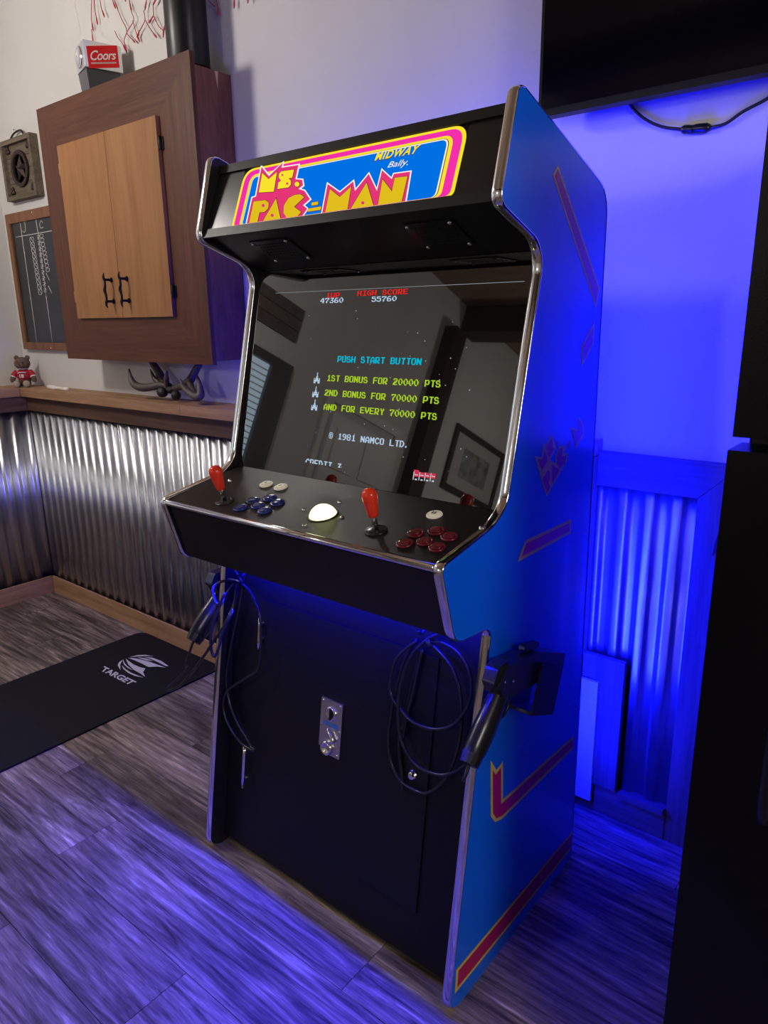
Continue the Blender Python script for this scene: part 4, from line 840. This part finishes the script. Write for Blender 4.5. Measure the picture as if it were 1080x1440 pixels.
# ------------------------------------------------------------------ refrigerator
fg = thing('refrigerator', 'tall black refrigerator with top freezer door near the panelled wall', 'refrigerator', (.1, 1.35, 0))
FBK = mat('fridge_black', (.003, .003, .004), .30, spec=.15, bump=.15, bscale=500)
ex0, ex1, ey = -.236, .47, 1.0
box('body', ex0+.008, ex1-.008, ey+.075, 1.72, .03, 1.74, FBK, fg, bev=.006)
fd = box('freezer_door', ex0+.003, ex1, ey, ey+.068, 1.243, 1.745, FBK, fg, bev=.014, seg=4)
rd = box('fridge_door', ex0, ex1, ey-.004, ey+.068, .10, 1.226, FBK, fg, bev=.014, seg=4)
box('toe_grille', ex0+.02, ex1-.02, ey+.03, ey+.074, .0, .095, FBK, fg)
box('door_gasket', ex0+.012, ex1-.012, ey+.0685, ey+.0745, .11, 1.73, mat('gasket', (.01, .01, .01), .8), fg)
for za, zb_, dr in ((.72, 1.16, rd), (1.30, 1.58, fd)):
    tube('handle', [(ex0+.105, ey-.002, za), (ex0+.105, ey-.040, za+.03), (ex0+.105, ey-.044, (za+zb_)/2), (ex0+.105, ey-.040, zb_-.03), (ex0+.105, ey-.002, zb_)], .010, mat('handle_black', (.006, .006, .007), .25, spec=.3), dr, 10)
# dark cloth tag pinned on the upright board beside it
cl = thing('cloth_tag', 'ragged dark cloth tag pinned on the upright board by refrigerator', 'cloth', at(1008, 745, 1, 1.76))
for L in ([(1014, 738), (1020, 742), (1012, 792), (1007, 785)], [(1013, 742), (1010, 770), (1001, 782), (1005, 764)]):
    prism('strip', [at(a, b, 1, 1.762) for a, b in L], (0, .002, 0), mat('dark_cloth', (.012, .012, .013), .9), cl)

# ------------------------------------------------------------------ rest of the room (seen in the screen glass)
WHD = mat('door_white', (.62, .61, .58), .45); DKW = wood('dark_post_wood', [(.020, .012, .008), (.045, .026, .018), (.07, .042, .03)], 2, 1, 18, .6)
dr = struct(box('door_1', LX+.0005, LX+.045, -2.52, -1.66, .0, 2.04, WHD, bev=.002))
for ya, yb in ((-2.44, -2.13), (-2.05, -1.74)):
    for za, zb_ in ((.12, .78), (.90, 1.52), (1.62, 1.94)):
        box('door_panel', LX+.0455, LX+.054, ya, yb, za, zb_, WHD, dr, bev=.006)
lathe('door_knob', [(.012, 0), (.012, .03), (.026, .04), (.028, .055), (.02, .066), (0, .068)], (LX+.0455, -1.72, .95), (1, 0, 0), BRASS, dr, 16)
for k, (ya, yb, za, zb_) in enumerate(((-2.60, -2.522, 0, 2.12), (-1.658, -1.58, 0, 2.12), (-2.60, -1.58, 2.121, 2.19))): box('door_casing', LX+.0005, LX+.02, ya, yb, za, zb_, WHD, wall_left, bev=.003)
wn = struct(box('window_1', LX+.0005, LX+.012, -.93, -.17, 1.25, 2.12, emit('dusk_daylight', (.55, .72, .85), 1.8)))
for q in ((-1.13, -.932, 1.18, 2.19), (-.168, -.10, 1.18, 2.19)): box('window_casing', LX+.0005, LX+.04, q[0], q[1], q[2], q[3], mat('casing_dark', (.05, .045, .045), .5), wn)
for q in ((1.18, 1.248), (2.122, 2.19)): box('window_casing', LX+.0005, LX+.04, -.931, -.169, q[0], q[1], MATS['casing_dark'], wn)
for k in range(20): box('blind_slat', LX+.016, LX+.026, -.92, -.18, 1.27+k*.042, 1.278+k*.042, WHD, wn)
post = thing('timber_post', 'dark timber post standing against the wall beside the white door', 'post', (LX+.08, -2.82, 0))
prism('post_shaft', [(LX+.005, -2.93, 0), (LX+.005, -2.73, 0), (LX+.005, -2.80, 3.3), (LX+.005, -3.0, 3.3)], (.13, 0, 0), DKW, post, bev=.004)
box('post_foot', LX+.004, LX+.15, -2.95, -2.71, .0, .06, DKW, post)
bmn = thing('ceiling_beam', 'dark ceiling beam running across the room', 'beam', (-1, -3.2, 3.4)); box('beam_timber', LX+.001, RX-.001, -3.3, -3.05, 3.36, CZ-.001, DKW, bmn, bev=.004)
pf = thing('framed_picture', 'dark framed landscape print on the wall past the post', 'picture', (LX, -3.95, 1.95))
for q in ((-4.45, -3.40, 1.90, 1.96), (-4.45, -3.40, 2.50, 2.56), (-4.45, -4.39, 1.961, 2.499), (-3.46, -3.40, 1.961, 2.499)): box('frame_rail', LX+.0005, LX+.03, q[0], q[1], q[2], q[3], DKW, pf, bev=.004)
box('mount_card', LX+.0005, LX+.012, -4.389, -3.461, 1.961, 2.499, mat('mount_card', (.42, .42, .40), .6), pf)
box('print', LX+.0122, LX+.014, -4.20, -3.65, 2.08, 2.38, mat('print_grey', (.22, .23, .22), .6, var=.6, vscale=9), pf)
sgn = thing('plank_sign', 'pale plank sign hung above the window', 'sign', (LX, -.75, 2.40))
for k in range(3): box('plank', LX+.0005, LX+.02, -1.10, -.40, 2.36+k*.085, 2.44+k*.085, GREYW, sgn, bev=.002)
for i, (x, y_, z, p_) in enumerate(LAMPS):  # unseen globes, outside the glass reflection; second and third serve as added light
    GLOBE_R = GLOBES[i]
    L = thing('unseen_globe_lamp', ['round glass pendant lamp hanging towards the shelf corner', 'unseen globe lamp added near the timber post to brighten the screen reflection', 'unseen globe lamp on the refrigerator side, enlarged for softer shadows'][i], 'pendant lamp', (x, y_, CZ), 'globe pendant lamps')
    lathe('canopy', [(.06, 0), (.06, -.02), (.02, -.03), (0, -.03)], (x, y_, CZ-.0005), (0, 0, 1), BRASS, L, 24)
    lathe('rod', [(.006, 0), (.006, z+GLOBE_R+.01-CZ)], (x, y_, CZ-.031), (0, 0, 1), BRASS, L, 10)
    lathe('gallery', [(.02, 0), (.045, -.02), (.045, -.035)], (x, y_, z+GLOBE_R+.018), (0, 0, 1), BRASS, L, 20)
    ball('globe', (x, y_, z), GLOBE_R, emit('globe_%d' % i, (1, .93, .86), p_/(4*math.pi**2*GLOBE_R**2)), L, seg=24)
